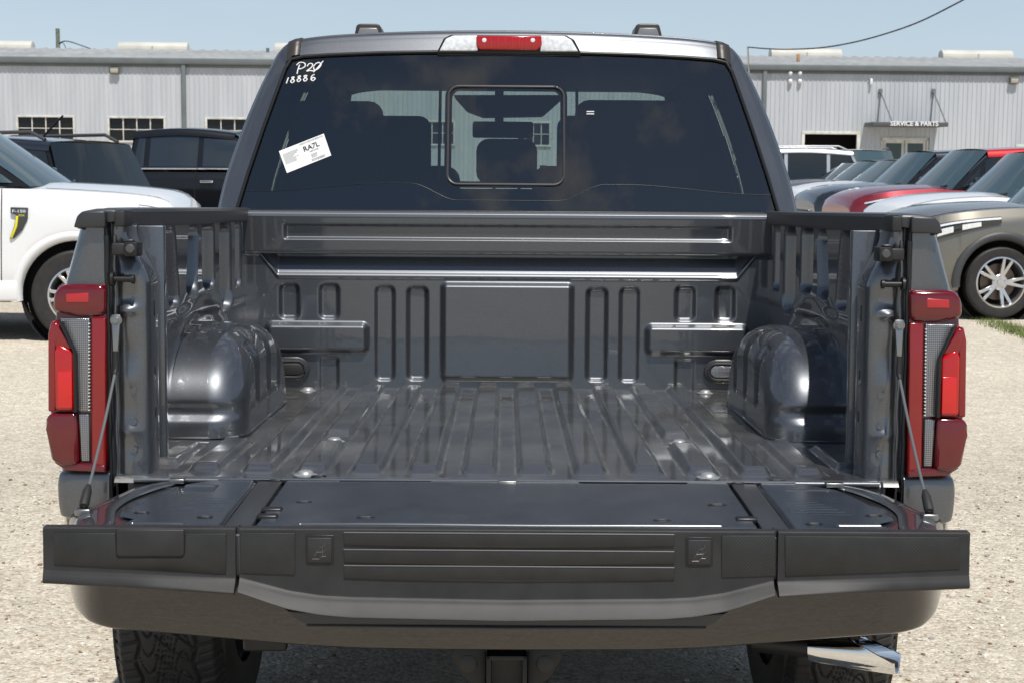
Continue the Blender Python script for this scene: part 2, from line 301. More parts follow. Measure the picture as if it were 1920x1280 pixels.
def gravel():
    m, N, L, B = mat('crushed shell gravel'); B.inputs['Roughness'].default_value = .9; B.inputs['Specular IOR Level'].default_value = .2
    tc = N.new('ShaderNodeTexCoord'); O = tc.outputs['Object']
    def vor(s):
        v = N.new('ShaderNodeTexVoronoi'); v.inputs['Scale'].default_value = s; L.new(O, v.inputs[0]); return v
    def noi(s, d=5):
        n = N.new('ShaderNodeTexNoise'); n.inputs['Scale'].default_value = s; n.inputs['Detail'].default_value = d; L.new(O, n.inputs[0]); return n
    v1 = vor(70); v2 = vor(150)
    s1 = N.new('ShaderNodeSeparateColor'); L.new(v1.outputs['Color'], s1.inputs[0]); s2 = N.new('ShaderNodeSeparateColor'); L.new(v2.outputs['Color'], s2.inputs[0])
    r1 = N.new('ShaderNodeValToRGB'); e = r1.color_ramp
    cols = [(0, (.13, .085, .055)), (.1, (.27, .2, .14)), (.3, (.37, .335, .28)), (.6, (.46, .43, .37)), (.82, (.58, .55, .49)), (1, (.70, .66, .6))]
    e.elements[0].position, e.elements[0].color = 0, (*cols[0][1], 1); e.elements[1].position, e.elements[1].color = 1, (*cols[-1][1], 1)
    for p, c in cols[1:-1]: x = e.elements.new(p); x.color = (*c, 1)
    L.new(s1.outputs[0], r1.inputs[0])
    r2 = N.new('ShaderNodeValToRGB'); r2.color_ramp.elements[0].color = (.30, .28, .24, 1); r2.color_ramp.elements[1].color = (.58, .54, .48, 1); L.new(s2.outputs[1], r2.inputs[0])
    x1 = N.new('ShaderNodeMixRGB'); x1.inputs[0].default_value = .58; L.new(r1.outputs[0], x1.inputs[1]); L.new(r2.outputs[0], x1.inputs[2])
    n = noi(.35, 9); rr = N.new('ShaderNodeMapRange'); rr.inputs[1].default_value = .3; rr.inputs[2].default_value = .7; rr.inputs[3].default_value = .82; rr.inputs[4].default_value = 1.10; L.new(n.outputs[0], rr.inputs[0])
    n3 = noi(9, 4); r3 = N.new('ShaderNodeMapRange'); r3.inputs[1].default_value = .3; r3.inputs[2].default_value = .7; r3.inputs[3].default_value = .9; r3.inputs[4].default_value = 1.1; L.new(n3.outputs[0], r3.inputs[0])
    mu = N.new('ShaderNodeMath'); mu.operation = 'MULTIPLY'; L.new(rr.outputs[0], mu.inputs[0]); L.new(r3.outputs[0], mu.inputs[1])
    h = N.new('ShaderNodeVectorMath'); h.operation = 'SCALE'; tn = N.new('ShaderNodeMixRGB'); tn.blend_type = 'MULTIPLY'; tn.inputs[0].default_value = 1; tn.inputs[2].default_value = (1.20, 1.17, 1.10, 1); L.new(x1.outputs[0], tn.inputs[1]); L.new(tn.outputs[0], h.inputs[0]); L.new(mu.outputs[0], h.inputs['Scale']); L.new(h.outputs[0], B.inputs['Base Color'])
    b = N.new('ShaderNodeBump'); b.inputs['Strength'].default_value = .7; b.inputs['Distance'].default_value = .008; b.invert = True; L.new(v1.outputs['Distance'], b.inputs['Height'])
    b2 = N.new('ShaderNodeBump'); b2.inputs['Strength'].default_value = .5; b2.inputs['Distance'].default_value = .02; nn = noi(14, 6); L.new(nn.outputs[0], b2.inputs['Height']); L.new(b.outputs[0], b2.inputs['Normal']); L.new(b2.outputs[0], B.inputs['Normal'])
    return m
M['gravel'] = gravel()

# ------------------------------------------------------------------ ground
def gh_(y): return float(np.interp(y, [12, 15, 20, 34, 48, 60], [0, .05, .19, .24, .5, .5]))
_gy = [-300, 12, 13, 14, 15, 20, 34, 48, 60, 900]
g = mesh('ground', [(x, y, gh_(y)) for y in _gy for x in (-400, 400)], [(2 * i, 2 * i + 1, 2 * i + 3, 2 * i + 2) for i in range(len(_gy) - 1)], M['gravel'], smooth=True, sharp=0)
tag(g, kind='structure')
PEB = [pr('pebble pale', (.62, .59, .53), .85), pr('pebble tan', (.42, .34, .25), .85), pr('pebble grey', (.3, .28, .26), .85), pr('pebble brown', (.2, .12, .08), .85)]
def pebbles():
    base = bmesh.new(); bmesh.ops.create_icosphere(base, subdivisions=1, radius=1); bv = np.array([v.co for v in base.verts]); bf = [[v.index for v in f.verts] for f in base.faces]; base.free()
    V = []; F = []; MI = []; n = 0
    for i in range(7000):
        D = 3.2 + 5 * rng.rand() ** 1.3; side = -1 if rng.rand() < .5 else 1
        x = side * (.55 + rng.rand() * 2.6); y = D - 3.4
        s = .0035 + .006 * rng.rand() ** 3
        sc = np.array([s * (1 + .5 * rng.rand()), s * (1 + .3 * rng.rand()), s * .6]); a = rng.rand() * 6.28; c, q = math.cos(a), math.sin(a)
        p = bv * sc * (1 + .25 * rng.randn(len(bv), 1)); p = np.stack([p[:, 0] * c - p[:, 1] * q + x, p[:, 0] * q + p[:, 1] * c + y, p[:, 2] + s * .3], -1)
        V.append(p); F += [[k + n for k in f] for f in bf]; MI += [int(rng.choice([0, 0, 0, 1, 1, 2, 3]))] * len(bf); n += len(bv)
    V = np.concatenate(V); me = bpy.data.meshes.new('loose_gravel'); me.from_pydata(V.tolist(), [], F)
    for m in PEB: me.materials.append(m)
    me.polygons.foreach_set('material_index', MI); o = bpy.data.objects.new('loose_gravel', me); COL.objects.link(o)
    tag(o, 'small loose pale and brown stones scattered on the lot around the grey pickup', 'gravel', kind='stuff')
pebbles()
def grass():
    V = []; F = []
    for i in range(2600):
        px = rng.uniform(1800, 1990); py = 588 + (px - 1800) * .32 + rng.randn() * 5
        # ground hit
        d = _CM @ Vector(((px - 960) / 2900, -(py - 640) / 2900, -1)); k = -CAMPOS.z / d.z; p = CAMPOS + d * k
        h = .02 + .05 * rng.rand(); a = rng.rand() * 6.28; w = .006; dx, dy = math.cos(a) * w, math.sin(a) * w; lx, ly = rng.randn(2) * .02; n = len(V)
        V += [(p.x - dx, p.y - dy, 0), (p.x + dx, p.y + dy, 0), (p.x + lx, p.y + ly, h)]; F.append((n, n + 1, n + 2))
    o = mesh('grass', V, F, pr('dry green grass', (.16, .2, .06), .8, var=(6, .5)), smooth=False)
    tag(o, 'thin strip of yellow-green grass in the gravel before the warm grey SUV', 'grass', kind='stuff')
grass()

# ================================================================== THE PICKUP IN FRONT
truck = empty('pickup_truck'); truck.matrix_world = TRM
tag(truck, 'dark grey metallic pickup seen from behind, tailgate open on an empty bed', 'pickup truck')
FZ = .885      # bed floor height
BY = 1.72      # bulkhead distance from the tail
def part(o, label=None):
    if label: o['label'] = label
    return o
# ---- bed floor with pressed ribs
def bed_floor():
    xs = np.linspace(-.875, .875, 520); ys = np.linspace(-.028, 1.73, 300); X, Y = np.meshgrid(xs, ys, indexing='ij'); Z = np.full_like(X, FZ); dirt = np.zeros_like(X)
    ribs = [.063, .19, .32, .445, .568, .69]
    H = .017
    for r in ribs:
        for s in (-1, 1):
            c = s * r; w = .036 if r > .1 else .038
            segs = [(.055, 1.70)]
            if r == .445: segs = [(.055, .46), (.60, 1.70)]
            if r == .69: segs = [(.055, .50)]
            if r == .568: segs = [(.055, 1.70)]
            for y0, y1 in segs:
                prof = 1 - ss(np.abs(X - c), w - .012, w + .004)
                along = ss(Y, y0 - .022, y0 + .026) * (1 - ss(Y, y1 - .03, y1 + .0))
                Z = Z + H * prof * along; dirt = np.maximum(dirt, (1 - ss(np.abs(np.abs(X - c) - w - .006), .001, .007)) * (Y > y0 - .02) * (Y < y1 + .02))
    for s in (-1, 1):   # half rib against the side
        Z = Z + .014 * (1 - ss(np.abs(X - s * .80), .02, .04)) * ss(Y, .12, .16) * (1 - ss(Y, .42, .45))
        for by, bx in ((.018, .455), (.52, .445), (1.63, .655)):
            Z = Z - .003 * (1 - ss(np.hypot(X - s * bx, Y - by), .03, .045))
    Z = Z + .0012 * np.sin(Y * 9) * np.sin(X * 7)
    # rear flange turns down
    Z = np.where(Y < -.018, Z - (-.018 - Y) * 1.2, Z)
    cap_ = ss(Y, .028, .040) * (1 - ss(Y, .078, .09)) * np.max([1 - ss(np.abs(np.abs(X) - r), .03, .042) for r in ribs], axis=0); dirt = np.maximum(dirt, ss(Y, 1.60, 1.70) * .8) * (1 - cap_) - cap_
    fo = grid_mesh('bed_floor', X, Y, Z, M['paint_floor'], truck); at_ = fo.data.attributes.new('dirt', 'FLOAT', 'POINT'); at_.data.foreach_set('value', dirt.ravel().astype(np.float32))
    # rolled rear sill
    tube('floor_sill', [(-.83, -.03, FZ - .006), (.83, -.03, FZ - .006)], .0065, M['paint'], truck, 12)
    box('sill_flange', -.845, .845, -.03, .02, FZ - .09, FZ - .012, M['darkmetal'], truck, .004)
    for s in (-1, 1):
        for by, bx in ((.018, .455), (.52, .445), (1.63, .655)):
            Mx = Matrix.Translation((s * bx, by, FZ - .002)) @ Matrix.Rotation(R(-90), 4, 'Y')
            lathe('floor_bolt', [(.027, 0), (.027, .003), (.019, .005), (.017, .009), (.013, .012), (.006, .0135), (.0001, .014)], M['steelbolt'], truck, 20, Mx)
M['steelbolt'] = pr('painted bolt head', (.36, .37, .37), .45, .5, coat=.6)
bed_floor()

# ---- front bulkhead, pressed beads measured from the photograph
def bulkhead():
    xs = np.linspace(-.885, .885, 560); zs = np.linspace(FZ - .005, 1.335, 170); X, Z = np.meshgrid(xs, zs, indexing='ij'); Y = np.full_like(X, BY)
    def B(px0, px1, py0, py1, r, h, w=.011):
        nonlocal Y
        a = tp(px0, py1, BY); b = tp(px1, py0, BY); cx = abs(a.x + b.x) / 2; hw = (b.x - a.x) / 2
        for s in ((-1, 1) if cx > .03 else (0,)):
            Y = Y - bead(X, Z, s * cx - hw, s * cx + hw, a.z, b.z, r, h, w)     # positive h stands toward the tail
    B(826, 1080, 528, 715, .024, .019, .022)
    B(760, 805, 535, 715, .026, -.019, .017); B(701, 742, 534, 715, .024, -.013, .014)
    B(596, 638, 530, 600, .024, -.014, .015); B(521, 563, 530, 600, .024, -.017, .016)
    B(496, 695, 601, 663, .028, .024, .024); B(598, 636, 668, 760, .015, -.008, .009)
    # ledge above: leans away, bends at the bright line
    zl = tp(960, 518, BY).z; ztop = tp(960, 497, BY).z
    drop = np.clip((np.abs(X) - .765) / .06, 0, 1) * .075
    t = Z - (zl + drop)
    Y = Y + .030 * np.clip(t / .06, 0, 1) * ss(t, 0, .01) - .005 * (1 - ss(np.abs(t + .004), .0, .012))
    Y = Y + .0002 * np.sin(X * 13) * np.sin(Z * 17)
    grid_mesh('bulkhead_panel', X, Y, Z, M['paint'], truck)
    # header rail with long recess
    hz0, hz1 = 1.335, 1.474; HY = 1.688
    xs = np.linspace(-.872, .872, 400); L = []
    n = 120; tt = np.linspace(0, 1, n)
    # profile: back top -> round front edge -> face -> under edge -> back
    P = [(HY + .10, hz1 - .001), (HY + .03, hz1 + .001), (HY + .010, hz1 - .001), (HY + .001, hz1 - .009), (HY - .002, hz1 - .02)]
    for k in range(26): z = hz1 - .022 - (hz1 - .022 - hz0 - .008) * k / 25; P.append((HY - .003 + .012 * ((hz1 - z) / (hz1 - hz0)), z))
    P += [(HY + .010, hz0 + .002), (HY + .014, hz0 - .003), (HY + .02, hz0 - .004), (HY + .11, hz0 - .006)]
    P = np.array(P); d = np.r_[0, np.cumsum(np.hypot(*np.diff(P, axis=0).T))]; q = np.linspace(0, d[-1], 190); py = np.interp(q, d, P[:, 0]); pz = np.interp(q, d, P[:, 1])
    X, PY = np.meshgrid(xs, py, indexing='ij'); _, PZ = np.meshgrid(xs, pz, indexing='ij')
    a = tp(532, 450, HY); b = tp(1375, 424, HY); hw = (b.x - a.x) / 2
    onface = (PY < HY + .0115) & (PZ > hz0 + .01) & (PZ < hz1 - .012)
    PY = PY + np.where(onface, bead(X, PZ, -hw, hw, a.z, b.z, .006, .014, .012), 0)
    grid_mesh('header_rail', X, PY, PZ, M['paint'], truck)
    for s in (-1, 1): box('header_end', s * .885 - .012, s * .885 + .012, HY - .01, HY + .1, hz0 - .0, hz1 - .003, M['paint'], truck, .004)
    # oval bed lamps
    for s in (-1, 1):
        a = txz(512, 713, BY); b = txz(581, 668, BY); c = s * abs(a[0] + b[0]) / 2; hw = abs(b[0] - a[0]) / 2; hz = (b[1] - a[1]) / 2; cz = (a[1] + b[1]) / 2
        def oval(hw, hz, n=10):
            return [(c + (hw - hz) * sg + hz * math.cos(t), cz + hz * math.sin(t)) for sg, t0 in ((1, -90), (-1, 90)) for t in [R(t0 + 180 * k / n) for k in range(n + 1)]]
        o = prism('bed_lamp', oval(hw, hz), BY - .012, BY + .01, M['strip'], truck, .005)
        bm = bmesh.new(); pts = oval(hw - .014, hz - .014); pts.append(pts[0]); add_tube(bm, [(x, BY - .014, z) for x, z in pts], .0045, 8, False); bmo('lamp_ring', bm, M['strip'], o)
        prism('lamp_lens', oval(hw - .022, hz - .022), BY - .016, BY - .008, M['clear'] if s > 0 else M['black'], o, .002)
bulkhead()

# ---- inner bed sides + jamb posts, outer quarter panels, rail caps
def bed_side(s):
    # plan path of the inner sheet from the lamp edge round the post and along the wall
    plan = [(.892, -.004), (.884, .004), (.876, .018), (.868, .016), (.862, .006), (.845, .002), (.82, .006), (.806, .018), (.801, .04), (.801, .09), (.806, .12), (.82, .14), (.85, .15), (.872, .155)]
    fine = catmull(plan, 70); wall = np.stack([np.full(430, .876), np.linspace(.157, BY + .03, 430)], -1); path = np.vstack([fine, wall]); iw = np.r_[np.zeros(70), np.ones(430)]
    zs = np.linspace(FZ - .012, 1.447, 230)
    U, Z = np.meshgrid(np.arange(500), zs, indexing='ij'); X = path[U, 0].copy(); Y = path[U, 1].copy(); W = iw[U]
    # post: upper part narrows, lumps pressed into the face
    k = (1 - W) * np.clip((.892 - X) / .09, 0, 1)
    X = X + k * .048 * ss(Z, 1.31, 1.43)
    face = (1 - W) * np.exp(-((X - .848) / .022) ** 2)
    for zc, h, w in ((1.385, .010, .02), (1.335, -.008, .016), (1.285, .008, .02), (1.255, -.010, .012), (1.165, .006, .03), (1.10, -.004, .02), (1.03, .005, .03), (.985, -.006, .012), (.945, .004, .02)):
        Y = Y + face * h * np.exp(-((Z - zc) / w) ** 2)
    # wall pockets (recessed outward)
    dep = np.zeros_like(X)
    def pk(y0, y1, z0, z1, h, r=.02, w=.014, lean=0):
        w = w * .65; return pk_(y0, y1, z0, z1, h, r, w, lean)
    def pk_(y0, y1, z0, z1, h, r=.02, w=.014, lean=0):
        nonlocal dep
        yy = Y + lean * (Z - z0); dep = np.maximum(dep, bead(yy, Z, y0, y1, z0, z1, r, h, w)) if h > 0 else dep + bead(yy, Z, y0, y1, z0, z1, r, h, w)
    pk(.30, .50, 1.17, 1.425, .045, .03, .02)
    pk(.56, .70, 1.22, 1.44, .04, .03, .02, .25); pk(.77, .92, 1.235, 1.44, .04, .04, .022, -.25)
    pk(1.0, 1.20, 1.24, 1.44, .045, .03, .02); pk(1.27, 1.48, 1.16, 1.44, .045, .04, .022); pk(1.54, 1.67, 1.22, 1.44, .03, .03, .02)
    pk(.22, .27, .95, 1.14, .02, .02, .012); pk(.32, .37, .95, 1.14, .02, .02, .012); pk(.42, .46, .95, 1.12, .02, .02, .012)
    # raised arch round the wheelhouse
    rr = np.hypot((Y - .96) / .50, (Z - FZ) / .345); dep = dep - .008 * (1 - ss(np.abs(rr - 1.0), .0, .15)) * (Z > FZ)
    dep = dep - .006 * (1 - ss(np.abs(Z - 1.195), .0, .03)) * (Y > .5)
    dep = dep + .02 * (1 - ss(np.abs(rr - 1.16), .0, .05)) * 0
    X = X + W * dep * ss(Y, .17, .24)
    o = grid_mesh('bed_side_inner', s * X, Y, Z, M['paint'], truck)
    # seam flange and seal along the post
    zz = [FZ - .05 + i * (1.42 - FZ + .05) / 18 for i in range(19)]
    tube('body_seal', [(s * (.888 + .001 * math.sin(i * 2.1)), -.006, z) for i, z in enumerate(zz)], .0055, M['seal'], truck, 8)
    tube('seam_flange', [(s * (.873 + .0015 * math.sin(i * 1.7)), -.004, z) for i, z in enumerate(zz)], .0028, M['paint'], truck, 6)
    box('post_backing', min(s * .80, s * .90), max(s * .80, s * .90), .16, .19, FZ - .1, 1.44, M['paint'], truck, .002)
    # spot welds and holes
    for z in (1.005, .942, 1.075): 
        lathe('spot_weld', [(.0075, 0), (.0075, .0015), (.005, .002), (.0001, .001)], M['paint'], truck, 14, Matrix.Translation((s * .836, .002, z)) @ Matrix.Rotation(R(-90), 4, 'Z'))
    for z, h in ((1.255, .018), (1.02, .012), (1.115, .01)):
        prism('slot_hole', [(.055, z - h), (.065, z - h), (.065, z + h), (.055, z + h)], s * .7995, s * .803, M['seal'], truck, .001, plane='yz')
def quarter(s):
    zs = np.linspace(.74, 1.437, 60)
    xo = lambda z: np.interp(z, [.74, .80, .9, 1.05, 1.31, 1.437], [1.0, 1.005, 1.010, 1.022, .995, .958])
    pl = [(.0, .895, -.002), (.0, .90, -.003), (.0, .93, -.002), (1, -.020, .004), (1, -.006, .022), (1, 0, .06), (1, .008, .25), (1, .008, .5), (1, .006, 1.0), (1, .006, 1.4), (1, .004, 1.79)]
    P = np.zeros((len(pl), len(zs), 3))
    for i, (rel, a, y) in enumerate(pl): P[i, :, 0] = (xo(zs) + a) if rel else a - np.clip(zs - 1.31, 0, 1) * .0; P[i, :, 1] = y; P[i, :, 2] = zs
    P = catmull(P, 140); 
    # wheel opening
    mask = np.ones((139, 59), bool); c = (P[:-1, :-1] + P[1:, 1:]) / 2; mask[np.hypot(c[..., 1] - .95, c[..., 2] - .44) < .49] = False
    grid_mesh('quarter_panel', s * P[..., 0], P[..., 1], P[..., 2], M['paint'], truck, mask=mask)
    # lower corner behind the lamp: bright upper edge and rolled bottom
    zs = [.784, .790, .796, .82, .86, .884, .893, .900]; off = [-.012, -.003, .0, .003, .004, .001, -.006, -.02]
    plan = [(.889, -.014), (.92, -.017), (.975, -.014), (.998, -.004), (1.006, .012), (1.009, .06), (1.012, .3)]
    P = np.array([[(x + (o if j > 2 else 0), y - o * .8, z) for z, o in zip(zs, off)] for j, (x, y) in enumerate(plan)]); P = surf(P, 60, 50)
    grid_mesh('corner_panel', s * P[..., 0], P[..., 1], P[..., 2], M['paint'], truck)
    box('corner_bracket', min(s * .90, s * .985), max(s * .90, s * .985), .0, .2, .70, .795, M['seal'], truck, .006)
def rail_cap(s):
    # loft along Y of a cross section (x,z)
    sec = [(.862, 1.434), (.858, 1.440), (.857, 1.470), (.861, 1.477), (.875, 1.480), (.92, 1.479), (.945, 1.474), (.955, 1.462), (.962, 1.440), (.955, 1.434)]
    ys = [-.004, .0, .03, .09, .13, .5, 1.0, 1.5, 1.76]
    P = []
    for i, y in enumerate(ys):
        row = []
        for (x, z) in sec:
            f = {0: .35, 1: .12}.get(i, 0); zz = z - f * .03 * (z > 1.45); xx = x + (-.02 * f if x > .93 else 0) + (.0)
            if y < .04: xx = max(xx, .868)
            zz += .002 * (y > .1)
            row.append((xx, y, zz))
        P.append(row)
    P = np.array(P)
    ysf = np.r_[np.linspace(0, 3, 14)[:-1], np.linspace(3, 8, 30)]
    Q = np.stack([np.stack([np.interp(ysf, range(len(ys)), P[:, j, k]) for k in range(3)], -1) for j in range(P.shape[1])], 1)
    o = grid_mesh('rail_cap', s * Q[..., 0], Q[..., 1], Q[..., 2], M['strip'], truck, sharp=30)
    # end face pieces
    pts = [(.888, 1.437), (.958, 1.437), (.950, 1.462), (.938, 1.473), (.888, 1.474)]
    prism('cap_end', [(s * x, z) for x, z in pts], -.022, .03, M['strip'], o, .004)
    pts = [(.846, 1.440), (.868, 1.440), (.868, 1.474), (.846, 1.476)]
    prism('cap_lip', [(s * x, z) for x, z in pts], -.018, .06, M['black'], o, .003)
    pts = [(.868, 1.450), (.888, 1.448), (.888, 1.473), (.868, 1.474)]
    prism('cap_lip', [(s * x, z) for x, z in pts], -.010, .05, M['strip'], o, .002)
def wheelhouse(s):
    yc, a, h, n = .97, .43, .268, 2.6; xin, xout = .683, .88; r = .095; na, rows = 120, []
    th = np.linspace(0, math.pi, na); cy = -np.sign(np.cos(th)) * np.abs(np.cos(th)) ** (2 / n); cz = np.abs(np.sin(th)) ** (2 / n)
    def ring(ins, x, flat=0):
        A, H = a - ins, h - ins; Y = yc + A * cy; Z = FZ + .002 + H * cz
        # pressed step low on the near face
        st = np.clip(-(cy) * 1.6, 0, 1) if flat == 0 else 0
        Y = Y + .016 * (bump1(Z - FZ)) * (cy < -.3) * (1 - flat); return np.stack([np.full(na, x), Y, Z], -1)
    def bump1(z): return ss(z, .045, .062) - ss(z, .072, .10) + 0 * z
    for x in np.linspace(xout, xin + r, 14): rows.append(ring(0, x))
    for k in range(1, 15):
        t = math.pi / 2 * k / 14; rows.append(ring(r * (1 - math.cos(t)), xin + r - r * math.sin(t), k / 14))
    for k in range(1, 26):
        f = 1 - k / 26; b = rows[27].copy(); c = np.array([xin, yc, FZ])
        q = c + (b - c) * f; rows.append(q)
    P = np.array(rows)
    # vertical grooves pressed into the inner wall
    inner = np.arange(len(rows))[:, None] >= 20
    gx = np.zeros(P.shape[:2])
    for y0, y1 in ((.74, .81), (.94, 1.01), (1.14, 1.20)):
        gx += bead(P[..., 1] , P[..., 2], y0, y1, FZ + .06, FZ + .34, .02, .010, .016)
    P[..., 0] += gx * inner
    grid_mesh('wheelhouse', s * P[..., 0], P[..., 1], P[..., 2], M['paint'], truck)
    # rolled flange where it meets the floor
    o = tube('wheelhouse_flange', [(s * .88, yc - a + .004, FZ + .004), (s * (xin + r), yc - a + .002, FZ + .004), (s * (xin + .02), yc - a + .03, FZ + .004), (s * xin, yc - a + .08, FZ + .004), (s * xin, yc + a - .08, FZ + .004)], .004, M['paint'], truck, 8)
for s in (-1, 1): bed_side(s); quarter(s); rail_cap(s); wheelhouse(s)

# ---- tail lamps
def tail_lamp(s):
    root = empty('tail_light'); root.parent = truck
    def PX(pts): return [(s * -txz(x, y, 0)[0], txz(x, y, 0)[1]) for x, y in pts]
    def piece(nm, pts, y0, y1, m, bev=.004): return prism(nm, PX(pts), y0, y1, m, root, bev, 5, sharp=60)
    piece('lamp_housing', [(206, 532), (206, 882), (125, 877), (102, 862), (98, 790), (104, 640), (108, 534)], -.012, .24, M['red'], .012)
    piece('lens_top', [(203, 533), (203, 592), (150, 594), (104, 583), (106, 548), (122, 532)], -.030, .02, M['red'], .014)
    piece('reflector', [(173, 548), (173, 566), (131, 566), (131, 550)], -.0315, -.02, M['redp'], .002)
    piece('lens_inner', [(203, 594), (203, 876), (177, 874), (177, 594)], -.026, .02, M['redb2'], .004)
    piece('lens_clear', [(173, 596), (173, 768), (152, 768), (151, 665), (124, 604), (118, 596)], -.024, .0, M['clear'], .002)
    piece('lens_reverse', [(173, 773), (174, 861), (158, 861), (153, 773)], -.026, .0, M['clear'], .003)
    # faceted outer block: bright rear face, darker side
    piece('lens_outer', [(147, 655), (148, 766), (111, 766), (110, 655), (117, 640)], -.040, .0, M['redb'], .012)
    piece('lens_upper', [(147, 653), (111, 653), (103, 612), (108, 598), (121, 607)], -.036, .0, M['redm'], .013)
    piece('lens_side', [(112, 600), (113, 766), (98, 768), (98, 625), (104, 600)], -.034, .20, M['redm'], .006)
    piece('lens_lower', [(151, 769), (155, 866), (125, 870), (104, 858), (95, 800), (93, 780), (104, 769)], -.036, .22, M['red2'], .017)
    piece('lens_divider', [(152, 662), (154, 768), (148, 768), (147, 655), (120, 603), (124, 600)], -.0415, .0, M['seal'], .001)
    for i in range(26): 
        y_ = 604 + i * 6.4; piece('led_dot', [(172, y_), (174.5, y_), (174.5, y_ + 2), (172, y_ + 2)], -.0285, -.02, M['clearb'], 0)
    piece('bright_insert', [(144, 692), (145, 760), (118, 760), (118, 692)], -.0412, -.03, M['redp2'], .0015)
    piece('lens_lip', [(177, 865), (203, 868), (204, 881), (130, 877), (108, 862)], -.030, .0, M['red'], .003)
M['redp2'] = pr('bright red insert', (.58, .002, .002), .2, coat=.8)  # brighter red than the lens around it
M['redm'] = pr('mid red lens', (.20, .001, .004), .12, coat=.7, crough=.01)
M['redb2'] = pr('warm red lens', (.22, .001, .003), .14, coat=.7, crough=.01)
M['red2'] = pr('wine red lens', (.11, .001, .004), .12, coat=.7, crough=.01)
for s in (-1, 1): tail_lamp(s)

# ---- post hardware: latch bracket, striker pin, cable with end fittings
def hardware(s):
    z = txz(238, 466, 0)[1]
    o = box('tie_down', min(s * .872, s * .835), max(s * .872, s * .835), -.03, .02, z - .014, z + .012, M['black'], truck, .003)
    bm = bmesh.new(); add_box(bm, min(s * .845, s * .815), max(s * .845, s * .815), -.036, .02, z - .017, z + .015, .004); bmo('bracket', bm, M['darkmetal'], o)
    lathe('hole', [(.0105, 0), (.008, .003), (.0001, .0035)], M['alloyd'], o, 18, Matrix.Translation((s * .830, -.0365, z)) @ Matrix.Rotation(R(-90), 4, 'Z'))
    box('bracket_top', min(s * .845, s * .825), max(s * .845, s * .825), -.03, -.005, z + .014, z + .021, M['strip'], o, .003)
    z = txz(235, 523, 0)[1]
    o = lathe('striker_pin', [(.0001, 0), (.016, 0), (.016, .006), (.0065, .007), (.0065, .044), (.010, .045), (.010, .051), (.0001, .052)], M['steel'] if 0 else M['darkmetal'], truck, 20,
              Matrix.Translation((s * .876, -.02, z)) @ Matrix.Rotation(math.pi if s > 0 else 0, 4, 'Z'))
    # cable
    a = tp(219, 600, -.012); a.x = s * abs(a.x); b = tp(217, 692, -.03); b.x = s * abs(b.x); c = tp(157, 948, -.33); c.x = s * abs(c.x)
    root = empty('tailgate_cable'); root.parent = truck
    pts = [a, Vector((a.x - s * .004, -.02, (a.z + b.z) / 2)), b]
    bm = bmesh.new()
    add_poly(bm, [(a.x - .010, -.014, a.z + .012), (a.x + .010, -.014, a.z + .012), (b.x + .005, -.026, b.z + .03), (b.x - .005, -.026, b.z + .03)], [(a.x - .010, -.020, a.z + .012), (a.x + .010, -.020, a.z + .012), (b.x + .005, -.032, b.z + .03), (b.x - .005, -.032, b.z + .03)], .002)
    add_lathe(bm, [(.0001, 0), (.013, 0), (.013, .005), (.007, .006), (.007, .012), (.0001, .012)], 18, Matrix.Translation((a.x, -.014, a.z)) @ Matrix.Rotation(R(-90), 4, 'Z'))
    bmo('cable_eye', bm, M['steel'], root)
    tube('cable_sleeve', [Vector((b.x, -.029, b.z + .04)), b, b + (c - b) * .04], [.006, .0065, .004], M['rubber'], root, 12)
    N = 14; tube('cable_wire', [b + (c - b) * (i / N) + Vector((0, 0, -.012 * math.sin(math.pi * i / N))) for i in range(N + 1)], .0033, M['cable'], root, 8)
    d = (c - b).normalized(); tube('cable_boot', [c - d * .055, c - d * .04, c - d * .008, c], [.005, .0095, .0105, .009], M['rubber'], root, 14)
    box('cable_anchor', c.x - .016, c.x + .016, c.y - .014, c.y + .014, c.z - .018, c.z - .004, M['steel'], root, .003)
M['cable'] = pr('grey coated cable', (.10, .11, .115), .45)
for s in (-1, 1): hardware(s)

